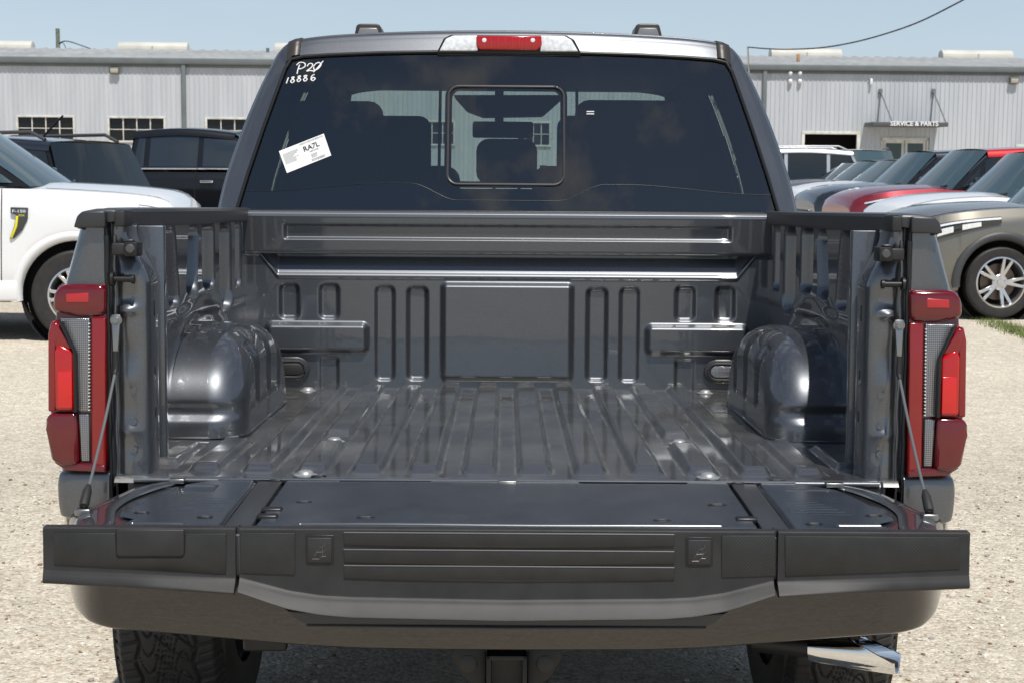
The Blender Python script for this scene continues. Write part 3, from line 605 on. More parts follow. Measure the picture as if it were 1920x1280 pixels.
# ---- tailgate, folded flat
gate = empty('tailgate'); gate.parent = truck
GZ0, GZ1 = .8665, .882   # height of top surface at outer end / hinge
def gz(Y): return GZ0 + (GZ1 - GZ0) * (Y + .5) / .47
def tailgate():
    # painted shell
    out = [(.838, -.488), (.862, -.40), (.868, -.33), (.858, -.26), (.838, -.19), (.835, -.12), (.815, -.07), (.80, -.042)]
    pts = out + [(-x, y) for x, y in out[::-1]]
    bm = bmesh.new(); add_poly(bm, [(x, y, gz(y) - .010) for x, y in pts], [(x * .985, y, gz(y) - .095) for x, y in pts], .006, 3); bmo('gate_shell', bm, M['paint'], gate)
    # raised painted side flanges with a step
    for s in (-1, 1):
        P = []
        for y, x0, x1 in ((-.488, .78, .838), (-.43, .775, .853), (-.36, .79, .866), (-.30, .80, .864), (-.22, .795, .845), (-.15, .775, .835), (-.09, .75, .822), (-.045, .72, .80)):
            z = gz(y); P.append([(x0, y, z - .006), (x0 + .012, y, z - .003), (x0 + (x1 - x0) * .45, y, z - .003), (x1 - .012, y, z - .007), (x1, y, z - .012), (x1 + .001, y, z - .03)])
        P = surf(np.array(P), 60, 24); grid_mesh('side_flange', s * P[..., 0], P[..., 1], P[..., 2], M['paint'], gate)
    # moulded covers: one wide, two outer; slots and beads pressed in
    def cover(nm, xl, xr, y0, y1, feats, nx, ny, lab=None):
        ys = np.linspace(y0, y1, ny); u = np.linspace(0, 1, nx); Yg, U = np.meshgrid(ys, u, indexing='ij'); XL = xl(Yg); XR = xr(Yg); X = XL + (XR - XL) * U
        Z = gz(Yg) + .004 - .008 * (1 - ss(np.minimum.reduce([X - XL, XR - X, Yg - y0, y1 - Yg]), 0, .007))
        for (a, b, c, d, r, h, w) in feats: Z = Z + bead(X, Yg, a, b, c, d, r, h, w)
        Z = Z + .0006 * np.sin(X * 11 + 1) * np.sin(Yg * 17)
        o = grid_mesh(nm, X, Yg, Z, M['gate'], gate, sharp=None); part(o, lab)
        for (a, b, c, d, r, h, w) in feats:
            if abs(h + .0034) < 1e-6 and b - a < .06:
                yc = (c + d) / 2; rr_ = .0105; za = gz(yc) + .0032
                cap = [(x + rr_ * math.cos(t), yc + rr_ * math.sin(t)) for x, t0 in ((b - rr_, -90), (a + rr_, 90)) for t in [R(t0 + 180 * k / 6) for k in range(7)]]
                q = prism('slot_shade', cap, za - .004, za + .0016, M['seal'], o, .0006, plane='xy')  # black capsule standing proud, its colour in place of the slot's shade
                box('slot_highlight', a + .009, b - .009, yc - .001, yc + .0065, za, za + .0026, M['edge'], q, .0006)  # paler bar painted in as the sunlit back wall of the slot
        return o
    def pxs(px, py):   # pixel on the gate's top surface -> x, y
        d = _TI3 @ (_CM @ Vector(((px - 960) / 2900, -(py - 640) / 2900, -1))); k = (.875 - _C0.z) / d.z; p = _C0 + d * k; return p.x, p.y
    def slot(px0, px1, py, h=-.0034, hy=.012, w=.007):
        x0, y = pxs(px0, py); x1, _ = pxs(px1, py); return (x0, x1, y - hy, y + hy, hy * .95, h, w)
    f = [slot(583, 612, 901), slot(555, 586, 943), slot(668, 703, 968), slot(635, 809, 909, -.006, .008, .004), slot(1302, 1332, 908), slot(1327, 1362, 948), slot(1224, 1258, 973), slot(1084, 1290, 912, -.004, .014, .004)]
    x0, y = pxs(555, 977); x1, _ = pxs(1362, 983); f.append((x0, x1, y - .009, y + .009, .008, -.009, .008))
    cover('access_cover', lambda Y: -.492 + 0 * Y, lambda Y: .492 + 0 * Y, -.478, -.048, f, 620, 230, 'wide middle inner cover of the tailgate')
    def xl(Y): return np.interp(Y, [-.478, -.44, -.41, -.37, -.20, -.12, -.06, -.045], [-.745, -.745, -.728, -.778, -.745, -.72, -.66, -.63])
    f = [slot(434, 464, 904), slot(250, 282, 960), slot(369, 400, 967)]
    a = pxs(318, 928); b = pxs(412, 915); f.append((a[0], b[0], a[1], b[1], .012, -.02, .012))
    x0, y = pxs(238, 977); x1, _ = pxs(351, 977); f.append((x0, x1, y - .012, y + .012, .01, -.012, .008))
    for i in range(6): f.append((-.70 + .01 * i, -.575, -.36 + i * .022, -.352 + i * .022, .003, -.003, .003))
    cover('outer_cover', xl, lambda Y: -.556 + 0 * Y, -.478, -.048, f, 200, 230, 'left inner cover of the tailgate with a hand pocket')
    f = [slot(1441, 1474, 909), slot(1622, 1655, 966), slot(1510, 1543, 979)]
    x0, y = pxs(1566, 981); x1, _ = pxs(1667, 981); f.append((x0, x1, y - .010, y + .010, .01, -.010, .008))
    f.append((.60, .705, -.13, -.115, .006, -.004, .004)); f.append((.69, .70, -.20, -.12, .004, -.004, .004))
    for i in range(6): f.append((.575, .70 - .01 * i, -.36 + i * .022, -.352 + i * .022, .003, -.003, .003))
    cover('outer_cover', lambda Y: .556 + 0 * Y, lambda Y: -xl(Y), -.478, -.048, f, 200, 230, 'right inner cover of the tailgate')
    for s in (-1, 1):
        bm = bmesh.new(); x0, x1 = sorted((s * .497, s * .551))
        add_poly(bm, [(x0, -.482, gz(-.48) + .002), (x1, -.482, gz(-.48) + .002), (x1, -.055, gz(-.055) + .002), (x0, -.055, gz(-.055) + .002)], [(x0, -.482, gz(-.48) - .012), (x1, -.482, gz(-.48) - .012), (x1, -.055, gz(-.05) - .012), (x0, -.055, gz(-.05) - .012)], .003); bmo('fold_strip', bm, M['strip'], gate)
        box('hinge_block', min(s * .50, s * .525), max(s * .50, s * .525), -.055, -.03, gz(0) - .02, gz(0) + .004, M['seal'], gate, .002)
        for y in ((-.40, -.34) if s < 0 else (-.40,)):
            box('fold_hinge', *sorted((s * .497, s * .455)), y - .014, y + .010, gz(y) - .004, gz(y) + .009, M['seal'], gate, .004)
        # screws along the cap
        for px in (280, 382, 503, 830):
            x = abs(tp(px, 985, -.49).x)
            for d in (-.008, .008): lathe('screw', [(.0055, 0), (.0055, .002), (.003, .003), (.0001, .002)], M['seal'], gate, 10, Matrix.Translation((s * x + d, -.483, gz(-.483) + .001)) @ Matrix.Rotation(R(-90), 4, 'Y'))
    # latch plates catching the light at the hinge end
    for x0, x1 in ((-.745, -.712), (-.020, .022), (.705, .745)):
        box('latch_plate', x0, x1, -.062, -.04, gz(0) - .006, gz(0) + .0045, M['steel'], gate, .002)
    tube('hinge_edge', [(-.64, -.045, gz(0) + .002), (.64, -.045, gz(0) + .002)], .004, M['paint'], gate, 8)
    # end caps, lofted across x: vertical face, flared lip, underside
    def cap(x0, x1, lip, lab, endl=False, endr=False):
        xs = np.linspace(x0, x1, 90); zl0, zl1, zb = [np.array([lip(abs(x))[k] for x in xs]) for k in range(3)]
        P = []
        for i, x in enumerate(xs):
            zt = gz(-.5) + .004; a, b, c = zl0[i], zl1[i], zb[i]
            fl = .001 + .020 * np.clip((.75 - abs(x)) / .3, 0, 1)
            P.append([(x, -.470, zt - .004), (x, -.474, zt), (x, -.495, zt), (x, -.4995, zt - .0015), (x, -.5005, zt - .005), (x, -.5005, zt - .03), (x, -.501, (zt + a) / 2), (x, -.502, a + .012), (x, -.504, a + .003), (x, -.507 - fl * .35, a - .006), (x, -.508 - fl, b + .003), (x, -.507 - fl, b), (x, -.500 - fl * .6, b - .004), (x, -.47, c), (x, -.40, c - .004), (x, -.34, c + .01)])
        P = np.array(P); nP = P.shape[1]; pr_ = catmull(P.swapaxes(0, 1), nP * 4).swapaxes(0, 1)
        o = grid_mesh('end_cap', pr_[..., 0], pr_[..., 1], pr_[..., 2], M['black'], gate, sharp=None); part(o, lab)
        for e, x in ((0, x0), (-1, x1)):
            r = [tuple(p) for p in pr_[e]]; mesh('cap_side', r, [tuple(range(len(r)))], M['black'], o, False)
        return o
    ends = lambda x: (np.interp(x, [.52, .9], [.768, .781]), np.interp(x, [.52, .9], [.748, .766]), np.interp(x, [.52, .9], [.752, .775]))
    mid = lambda x: (np.interp(x, [0, .3, .36, .42, .515], [.729, .733, .736, .745, .770]), np.interp(x, [0, .3, .36, .42, .515], [.699, .704, .709, .720, .750]), np.interp(x, [0, .36, .515], [.690, .702, .745]))
    cl = cap(-.893, -.523, ends, 'left end cap of the tailgate, black plastic'); cm = cap(-.515, .515, mid, 'middle end cap of the tailgate with flared lip'); cr = cap(.523, .893, ends, 'right end cap of the tailgate, black plastic')
    box('gap_filler', -.521, -.517, -.48, -.46, .76, .87, M['seal'], gate, 0); box('gap_filler', .517, .521, -.48, -.46, .76, .87, M['seal'], gate, 0)
    YF = -.5012
    prism('lower_moulding', [(-.43, .716), (-.34, .700), (.34, .700), (.43, .716), (.40, .690), (.385, .684), (-.385, .684), (-.40, .690)], -.512, -.43, M['strip'], cm, .003)
    tube('moulding_bead', [(-.385, -.511, .684), (0, -.513, .682), (.385, -.511, .684)], .003, M['seal'], cm, 6)
    def pad(o, pts, nm='grip_pad', m=None, d=.0022, bev=.0008):
        return prism(nm, [txz(x, y, YF) for x, y in pts], YF - d, YF + .004, m or M['knurl'], o, bev)
    pad(cl, [(102, 998), (217, 998), (217, 1043), (222, 1046), (342, 1046), (348, 1041), (348, 999), (424, 999), (424, 1076), (300, 1068), (102, 1058)])
    o = pad(cl, [(219, 990), (346, 991), (346, 1038), (342, 1042), (224, 1042), (219, 1038)], 'handle_cover', M['black'], .005, .003)
    pad(cm, [(451, 998), (553, 998), (553, 1077), (451, 1074)]); pad(cm, [(1353, 1003), (1454, 1003), (1454, 1079), (1353, 1082)])
    for y0, y1 in ((998, 1020), (1030, 1053), (1060, 1084)): pad(cm, [(645, y0), (1264, y0 + 4), (1264, y1 + 3), (1160, y1 + 4), (960, y1 + 5), (760, y1 + 3), (645, y1)])
    for y0, y1 in ((998, 1020), (1030, 1053), (1060, 1084)):   # pale bead painting a highlight along each strip's upper edge
        a = tp(645, y0 - 1, YF); b = tp(1264, y0 + 3, YF); tube('strip_highlight', [(a.x, YF - .0018, a.z), (b.x, YF - .0018, b.z)], .0016, M['edge'], cm, 6)
    pad(cr, [(1472, 1004), (1799, 1006), (1799, 1066), (1640, 1073), (1472, 1080)])
    for (x0, x1, y0, y1) in ((573, 626, 1002, 1056), (1285, 1337, 1006, 1060)):
        a = txz(x0, y1, YF); b = txz(x1, y0, YF)
        fr = prism('clamp_pocket', [(a[0], a[1]), (b[0], a[1]), (b[0], b[1]), (a[0], b[1])], YF - .001, YF + .002, M['seal'], cm, .001)
        prism('pocket_door', [(a[0] + .004, a[1] + .003), (b[0] - .004, a[1] + .003), (b[0] - .004, b[1] - .005), (a[0] + .004, b[1] - .005)], YF - .004, YF, M['black'], fr, .0015)
        cx, cz = (a[0] + b[0]) / 2, (a[1] + b[1]) / 2; bm = bmesh.new()
        def st(p, q): add_tube(bm, [(cx + p[0], YF - .0042, cz + p[1]), (cx + q[0], YF - .0042, cz + q[1])], .0007, 5)
        sg = 1
        for p, q in (((-.014, -.018), (-.001, -.018)), ((-.001, -.018), (.004, -.013)), ((.004, -.013), (.012, -.013)), ((.012, -.013), (.012, -.009)), ((-.010, -.013), (-.006, -.005)), ((-.006, -.005), (.008, -.004)), ((.006, -.012), (.006, .007)), ((.000, .004), (.010, .008)), ((.010, .008), (.010, .014)), ((-.006, -.005), (-.002, .001)), ((.008, -.004), (.013, .002))): st(p, q)
        bmo('embossed_clamp_symbol', bm, M['edge'], fr)
M['edge'] = pr('pale highlight plastic', (.07, .07, .07), .4)  # lighter plastic: paints highlights on strips and slots, colours the clamp symbol
tailgate()

# ---- bumper, hitch, exhaust
def bumper():
    # loft across x; bottom edge measured
    xb = [0, .30, .42, .55, .70, .86, .92, .965, .99, 1.008, 1.016]; zb = [.531, .532, .536, .545, .556, .566, .573, .588, .615, .65, .70]
    xs = np.sin(np.linspace(-math.pi / 2, math.pi / 2, 150)) * 1.016
    P = []
    for x in xs:
        a = abs(x); z0 = float(np.interp(a, xb, zb)); y = -.165 + .03 * (a / .9) ** 2 + .20 * max(0, (a - .84) / .176) ** 2.4
        sc = 1 if a < .9 else 1
        P.append([(x, y + .09, z0 + .012), (x, y + .045, z0 - .001), (x, y + .018, z0 + .001), (x, y + .006, z0 + .014), (x, y, z0 + (.80 - z0) * .3), (x, y, z0 + (.80 - z0) * .6), (x, y + .006, .785), (x, y + .02, .80), (x, y + .09, .803)])
    P = catmull(np.array(P).swapaxes(0, 1), 48).swapaxes(0, 1)
    b = grid_mesh('bumper', P[..., 0], P[..., 1], P[..., 2], M['bumper'], truck)
    # receiver
    h = empty('tow_hitch'); h.parent = truck
    bm = bmesh.new(); cx = .002
    for x0, x1, z0, z1 in ((-.045, -.034, .36, .505), (.034, .045, .36, .505), (-.045, .045, .494, .505), (-.045, .045, .36, .371)): add_box(bm, cx + x0, cx + x1, -.10, .25, z0, z1, .003)
    bmo('receiver_tube', bm, M['darkmetal'], h)
    box('receiver_bore', cx - .034, cx + .034, -.02, -.01, .371, .494, M['seal'], h, 0)
    for s in (-1, 1):
        prism('chain_bracket', [(cx + s * .046, .52), (cx + s * .115, .52), (cx + s * .125, .49), (cx + s * .10, .445), (cx + s * .046, .40)], -.06, -.045, M['darkmetal'], h, .003)
        lathe('bracket_hole', [(.02, 0), (.018, .001), (.0001, .0012)], M['seal'], h, 20, Matrix.Translation((cx + s * .085, -.0605, .475)) @ Matrix.Rotation(R(-90), 4, 'Z'))
    box('hitch_beam', -.55, .55, .0, .09, .55, .64, M['darkmetal'], truck, .01)
    # frame rails, axle, spare wheel: all the shaded underside
    for s in (-1, 1): box('frame_rail', s * .45 - .04, s * .45 + .04, .05, 5.2, .60, .74, M['darkmetal'], truck, .01)
    lathe('rear_axle', [(.0001, -.7), (.05, -.7), (.05, -.16), (.13, -.1), (.15, 0), (.13, .1), (.05, .16), (.05, .7), (.0001, .7)], M['darkmetal'], truck, 24, Matrix.Translation((0, .95, .42)))
    lathe('spare_wheel', [(.14, -.1), (.30, -.12), (.37, -.09), (.385, 0), (.37, .09), (.30, .12), (.14, .1)], M['tyre'], truck, 40, Matrix.Translation((0, .60, .66)) @ Matrix.Rotation(R(90), 4, 'Y'))
    box('front_light_blocker', -.80, .80, 2.0, 2.1, .26, .52, M['darkmetal'], truck, .01)  # unseen plate added to stop light reaching the ground from the front
    for s in (-1, 1): box('side_light_blocker', *sorted((s * .80, s * 1.0)), 1.85, 4.0, .30, .48, M['darkmetal'], truck, .01)  # unseen boards added along the sides to darken the ground underneath
    # chrome exhaust tip, slash cut, pointing out to the right
    c0 = tp(1520, 1212, .10); c1 = tp(1680, 1228, .02); ax = (c1 - c0).normalized(); r0, r1 = .018, .042
    u = ax.cross(Vector((0, 1, 0))).normalized(); w = ax.cross(u); n = 36
    up = 1 if u.z > 0 else -1
    def ringp(p, r, slash): return [p + (u * math.cos(t) + w * math.sin(t)) * r - ax * (abs(slash) * max(0, math.cos(t) * up + .15)) for t in [2 * math.pi * k / n for k in range(n)]]
    rs = [ringp(c0, .032, 0), ringp(c0 + ax * .03, .036, 0), ringp(c0 + (c1 - c0) * .6, .040, 0), ringp(c1, .043, -.10), ringp(c1 + ax * .004, .0415, -.10), ringp(c1, .0385, -.10), ringp(c0 + (c1 - c0) * .2, .030, 0)]
    Pq = np.array([[tuple(p) for p in r] for r in rs]); Pq = np.concatenate([Pq, Pq[:, :1]], 1)
    e = grid_mesh('exhaust_tip', Pq[..., 0], Pq[..., 1], Pq[..., 2], M['chrome'], truck, sharp=40)
    mesh('exhaust_bore', rs[6], [tuple(range(n))], M['seal'], e, False)
    d = -ax; tube('exhaust_pipe', [c0 + ax * .01, c0 + d * .12, c0 + d * .2 + Vector((0, .4, .05))], .026, M['darkmetal'], truck, 12)
    box('exhaust_hanger', c0.x - .05, c0.x - .01, c0.y, c0.y + .03, c0.z - .0, c0.z + .05, M['darkmetal'], truck, .004)
    box('under_bracket', -.60, -.50, .02, .05, .475, .53, M['darkmetal'], truck, .008)
M['bumper'] = metallic_paint('grey bumper paint with shade in colour', (.036, .031, .028), .24, .75, .05)  # body grey darkened and browned: tailgate shade and ground bounce in the colour
bumper()

# ---- rear wheels of the pickup: tread cut as geometry
def big_wheel(s):
    root = empty('rear_wheel', (s * .892, .95, .425)); root.parent = truck
    na, nw = 900, 90; R0 = .418; W = .142
    prof_x = np.linspace(-W, W, nw); sh = R0 - .012 * (prof_x / W) ** 2 - .03 * ss(np.abs(prof_x), W * .84, W) 
    A, X = np.meshgrid(np.linspace(0, 2 * math.pi, na, endpoint=False), prof_x, indexing='ij'); Rr = np.broadcast_to(sh, A.shape).copy()
    L = A * R0; per = 2 * math.pi * R0 / 46; g = np.zeros_like(A)
    ph = (L / per) % 1
    def line(f, w): g_ = 1 - ss(np.abs(f), w * .6, w); return g_
    for c, amp in ((-.075, .006), (.075, .006)): g = np.maximum(g, line(X - c - amp * np.sin(L / per * math.pi), .0055))
    # arcs in the centre, slots in the shoulders
    def per_d(f): return (np.abs(((f + .5) % 1) - .5)) * per
    g = np.maximum(g, line(per_d(ph + X * 14 + 2.5 * np.sin(X * 38)), .0045) * (np.abs(X) < .072))
    g = np.maximum(g, line(per_d(ph * 1 + .5 - X * 16), .0032) * (X > -.03) * (X < .075))
    g = np.maximum(g, line(X + .012 * np.sin(L / per * 2 * math.pi) , .0035) * (((L / per * 2) % 2) < 1.3))
    g = np.maximum(g, line(per_d(ph * 1 + X * 5), .005) * (np.abs(X) > .078)); g = np.maximum(g, .5 * line(per_d(ph + .5 + X * 5), .0022) * (np.abs(X) > .085))
    Rr = Rr - .009 * g
    o = grid_mesh('tyre', X, Rr * np.cos(A), Rr * np.sin(A), M['tyre'], root, closeu=True, sharp=None)
    lathe('sidewall', [(.24, -W - .004), (.29, -W - .014), (.34, -W - .016), (.376, -W - .006), (.3765, -W)], M['tyre'], root, 64)
    lathe('sidewall', [(.24, W + .004), (.29, W + .014), (.34, W + .016), (.376, W + .006), (.3765, W)], M['tyre'], root, 64)
    lathe('rim', [(.245, -W), (.25, -W + .01), (.235, -W + .02), (.215, -.05), (.215, .05), (.235, W - .02), (.25, W - .01), (.245, W)], M['alloyd'], root, 48)
    bm = bmesh.new()
    for k in range(6):
        Mx = Matrix.Rotation(k * math.pi / 3, 4, 'X'); add_box(bm, s * W - .03 if s > 0 else -W + .01, s * W - .01 if s > 0 else -W + .03, -.03, .03, .03, .235, .005, 2, Mx)
    add_lathe(bm, [(.0001, s * (W - .01)), (.07, s * (W - .01)), (.075, s * (W - .04))], 24); bmo('spokes', bm, M['alloy'], root)
    lathe('brake_disc', [(.0001, -.0), (.17, -.0), (.17, .02), (.0001, .02)], M['steel'], root, 32)
for s in (-1, 1): big_wheel(s)

# ---- cab
def Yw(x, z): return 1.785 + .33 * (z - 1.475) + .055 * (x / .85) ** 2
def cab():
    Pp = np.array([(1.0, 1.38), (.998, 1.48), (.975, 1.60), (.925, 1.76), (.880, 1.88), (.842, 1.965), (.805, 2.03), (.755, 2.066), (.64, 2.085), (.45, 2.096), (.22, 2.103), (0, 2.105)])
    Wp = np.array([(.945, 1.38), (.928, 1.47), (.893, 1.60), (.845, 1.76), (.806, 1.88), (.778, 1.965), (.758, 1.998), (.715, 2.008), (.62, 2.014), (.44, 2.021), (.22, 2.025), (0, 2.026)])
    def full(A): return np.vstack([A * [-1, 1], (A[::-1] * [1, 1])[1:]])
    Pf, Wf = full(Pp), full(Wp); rings = []
    def ring(A, Y): return np.stack([A[:, 0], Y, A[:, 1]], -1)
    rings.append(ring(Wf, Yw(*Wf.T)))
    a = Wf + (Pf - Wf) * .30; rings.append(ring(a, Yw(*Wf.T) + .013))
    a = Wf + (Pf - Wf) * .62; rings.append(ring(a, Yw(*Wf.T) + .028))
    a = Wf + (Pf - Wf) * .88; rings.append(ring(a, Yw(*Wf.T) + .046))
    rings.append(ring(Pf, Yw(*Wf.T) + .088))
    g = Pf * 1; g[:, 1] += .008 * np.clip((Pf[:, 1] - 1.9) / .2, 0, 1)
    rings.append(ring(g, np.interp(Pf[:, 1], [1.38, 2.1], [2.15, 2.35])))
    rings.append(ring(g + [0, 0], np.interp(Pf[:, 1], [1.38, 2.1], [2.5, 2.75]))); rings.append(ring(g, np.full(len(g), 3.1)))
    h = g * 1; h[:, 1] -= .02 * np.clip((Pf[:, 1] - 1.9) / .2, 0, 1); rings.append(ring(h, np.interp(Pf[:, 1], [1.38, 2.1], [3.9, 3.55])))
    h = g * [1, 1]; h[:, 1] -= .05 * np.clip((Pf[:, 1] - 1.9) / .2, 0, 1); rings.append(ring(h * [.985, 1], np.interp(Pf[:, 1], [1.38, 2.1], [4.75, 3.82])))
    S = surf(np.array(rings), 150, 190)
    # side-window openings
    c = (S[:-1, :-1] + S[1:, 1:]) / 2; x, y, z = c[..., 0], c[..., 1], c[..., 2]
    up = (np.abs(x) > .80) & (z > 1.52) & (z < 1.97)
    win = up & (((y > 2.32 + (z - 1.5) * .35) & (y < 3.02)) | ((y > 3.12) & (y < 4.45 - (z - 1.5) * 1.35)))
    shell = grid_mesh('cab_shell', S[..., 0], S[..., 1], S[..., 2], M['paint'], truck, mask=~win)
    grid_mesh('side_glass', S[..., 0] * .997, S[..., 1], S[..., 2], M['sidedark'], shell, mask=win)
    grid_mesh('inner_trim', S[..., 0] * .97, S[..., 1] + .01, S[..., 2] - .02 * (S[..., 2] > 1.9), M['lining'], shell, mask=~win & (y > Yw(0, 0 * z + z) + .10))
    # rear window, with a darker frit at its foot, and the sliding pane
    u = np.linspace(0, 1, 60); v = np.linspace(0, 1, 40); W2 = catmull(Wp[1:], 90)
    zz = 1.455 + (2.021 - 1.455) * v; xe = np.interp(np.minimum(zz, 2.0), Wp[:8, 1], Wp[:8, 0]); 
    X = (u[:, None] * 2 - 1) * xe[None, :]; Z = np.broadcast_to(zz, X.shape); Z = Z - (.02 * (np.abs(X) / .8) ** 3) * (Z > 1.995)
    sa = tp(845, 346, 1.86); sb = tp(1062, 165, 1.96); sx0, sx1 = -abs(sb.x - sa.x) / 2 - .008, abs(sb.x - sa.x) / 2 - .008; sz0, sz1 = sa.z, sb.z
    grid_mesh('rear_window', X, Yw(X, Z) + .004, Z, M['glass'], shell)
    def rr(x0, x1, z0, z1, r, n=7):
        return [(cx + r * math.cos(t), cz + r * math.sin(t)) for cx, cz, a0 in ((x1 - r, z1 - r, 0), (x0 + r, z1 - r, 90), (x0 + r, z0 + r, 180), (x1 - r, z0 + r, 270)) for t in [R(a0 + 90 * k / n) for k in range(n + 1)]]
    loop = rr(sx0, sx1, sz0, sz1, .035); loop.append(loop[0])
    tube('slider_seal', [(x, Yw(x, z) - .001, z) for x, z in loop], .0045, M['sliderseal'], shell, 8)
    # inner frame of the slider (behind the glass)
    bm = bmesh.new(); o_ = rr(sx0 - .012, sx1 + .012, sz0 - .012, sz1 + .012, .045); i_ = rr(sx0 + .012, sx1 - .012, sz0 + .010, sz1 - .014, .03)
    va = [bm.verts.new((x, Yw(x, z) + .016, z)) for x, z in o_]; vb = [bm.verts.new((x, Yw(x, z) + .016, z)) for x, z in i_]
    for k in range(len(va)): bm.faces.new((va[k], va[(k + 1) % len(va)], vb[(k + 1) % len(va)], vb[k]))
    bmo('slider_frame', bm, M['seal'], shell)
    for sx in (-1, 1): 
        z0, z1 = 1.58, 1.90; x = sx * .235; tube('slider_guide', [(x, Yw(x, z0) + .02, z0), (x, Yw(x, z1) + .02, z1)], .006, M['guide'], shell, 6)
    # frit: opaque printed border along the foot, rising at the sides
    xs = np.linspace(-.90, .90, 120); ax_ = np.abs(xs)
    ztop = np.where(ax_ < .30, 1.515 + .05 * ss(ax_, .20, .30) + .0 * ax_, 1.565 + .01 * ss(ax_, .3, .4)) - .02 * ss(ax_, .45, .85)
    ztop = 1.512 + .056 * ss(ax_, .17, .33) - .030 * ss(ax_, .40, .86)
    X = np.stack([xs, xs], 1); Z = np.stack([np.full_like(xs, 1.45), ztop], 1); grid_mesh('window_frit', X, Yw(X, Z) + .009, Z, M['frit'], shell)
    tube('frit_line', [(x, Yw(x, z) + .002, z) for x, z in zip(xs, ztop)], .0005, M['seal'], shell, 5)
    seal = [(x, Yw(x, z) - .003, z) for x, z in np.vstack([full(Wp[1:]) * [.997, 1] + [0, -.003]])]
    tube('window_seal', seal, .006, M['seal'], shell, 8)
    box('window_sill', -.92, .92, 1.775, 1.83, 1.44, 1.478, M['seal'], shell, .006)
    # brown-grey ditch trims at the roof corners, following the shell
    half = S[:, S.shape[1] // 2:]
    for s in (-1, 1):
        rows = []
        for x0, lift in ((.722, -.004), (.726, .005), (.749, .006), (.772, .005), (.776, -.004)):
            row = []
            for u_ in list(range(0, 60, 2)) + list(range(60, 120, 6)):
                c_ = half[u_]; o_ = np.argsort(c_[:, 0]); sel = o_[c_[o_, 2] > 1.9]
                row.append((x0, np.interp(x0, c_[sel, 0], c_[sel, 1]) - lift * (.8 if u_ < 50 else 0), np.interp(x0, c_[sel, 0], c_[sel, 2]) + lift))
            rows.append(row)
        Q = np.array(rows); grid_mesh('ditch_trim', s * Q[..., 0], Q[..., 1], Q[..., 2], M['trim'], shell)
    # front: windscreen, dash, bonnet, body sides, doors and floor
    g = lambda v, x: np.interp(v, [0, 1], [4.72, 3.80]) + .0 * x
    u = np.linspace(-1, 1, 30); v = np.linspace(0, 1, 16); U, V = np.meshgrid(u, v, indexing='ij'); X = U * (.93 - .17 * V); Y = 4.72 - .92 * V + (.14 - .06 * V) * (1 - U ** 2); Z = 1.36 + .68 * V - .01 * U ** 2
    grid_mesh('windscreen', X, Y, Z, M['wind'], shell)
    for s in (-1, 1): tube('windscreen_pillar', [(s * .95, 4.78, 1.33), (s * .87, 4.25, 1.72), (s * .78, 3.80, 2.04)], .06, M['lining'], shell, 8)
    box('headliner', -.74, .74, 2.1, 3.75, 2.02, 2.035, M['seat'], shell, .005)
    body = box('cab_body', -1.0, 1.0, 1.83, 4.8, .48, 1.385, M['paint'], truck, .02)
    o = prism('bonnet', [(4.78, .5), (4.78, 1.385), (5.3, 1.35), (5.75, 1.25), (5.85, 1.1), (5.85, .5)], -.98, .98, M['paint'], truck, .04, 3, plane='yz')
    for s in (-1, 1):
        w = empty('front_wheel', (s * .875, 4.66, .53)); w.parent = truck
        lathe('tyre', [(.25, -.13), (.36, -.14), (.41, -.11), (.418, 0), (.41, .11), (.36, .14), (.25, .13)], M['tyre'], w, 48); lathe('rim', [(.25, -.12), (.22, 0), (.25, .12)], M['alloyd'], w, 32); lathe('hub', [(.0001, .05), (.24, .03), (.24, -.03), (.0001, -.05)], M['alloyd'], w, 32)
    box('bed_underside', -.97, .97, .1, 1.8, .70, .80, M['darkmetal'], truck, .01)
    # door mirrors
    for s in (-1, 1):
        box('door_mirror', *sorted((s * 1.0, s * 1.22)), 4.0, 4.12, 1.42, 1.66, M['carblack'], body, .03)
    # interior
    def cushion(nm, x0, x1, y0, y1, z0, z1, m=M['seat'], b=.045): return box(nm, x0, x1, y0, y1, z0, z1, m, shell, b, 4)
    cushion('rear_bench', -.72, .72, 2.12, 2.30, 1.2, 1.555)
    for x, w, z1 in ((-.62, .17, 1.865), (.47, .23, 1.875)): cushion('rear_headrest', x - w, x + w, 2.12, 2.24, 1.53, z1, b=.05)
    cushion('rear_headrest', -.115, .105, 2.14, 2.25, 1.57, 1.735, b=.045)
    for x in (-.05, .04): tube('headrest_post', [(x, 2.19, 1.5), (x, 2.19, 1.6)], .006, M['steel'], shell, 8)
    for x, w, y in ((-.47, .15, 3.0), (.37, .17, 2.9)):
        cushion('front_seat', x - .27, x + .27, y, y + .16, 1.2, 1.66, b=.06); cushion('front_headrest', x - w, x + w, y, y + .10, 1.58, 1.865, b=.055)
    cushion('front_seat', .33, .70, 2.75, 2.9, 1.3, 1.86, b=.06)
    # inner mirror and overhead console
    a = tp(886, 259, 3.6); b = tp(1000, 229, 3.6); cushion('inner_mirror', a.x, b.x, 3.58, 3.61, a.z, b.z, b=.012)
    prism('overhead_console', [txz(x, y, 3.55) for x, y in ((850, 180), (1060, 180), (1032, 205), (1018, 217), (905, 219), (875, 208))], 3.5, 3.7, M['seat'], shell, .008)
    box('mirror_stem', -.06, -.02, 3.6, 3.63, a.z + .05, 2.02, M['seat'], shell, .004)
    box('dashboard', -.85, .85, 4.05, 4.6, 1.2, 1.40, M['seat'], shell, .04)
    p = tp(1018, 314, 2.2); box('belt_button', p.x - .014, p.x + .010, 2.10, 2.12, p.z - .004, p.z + .004, M['pink'], shell, .002)
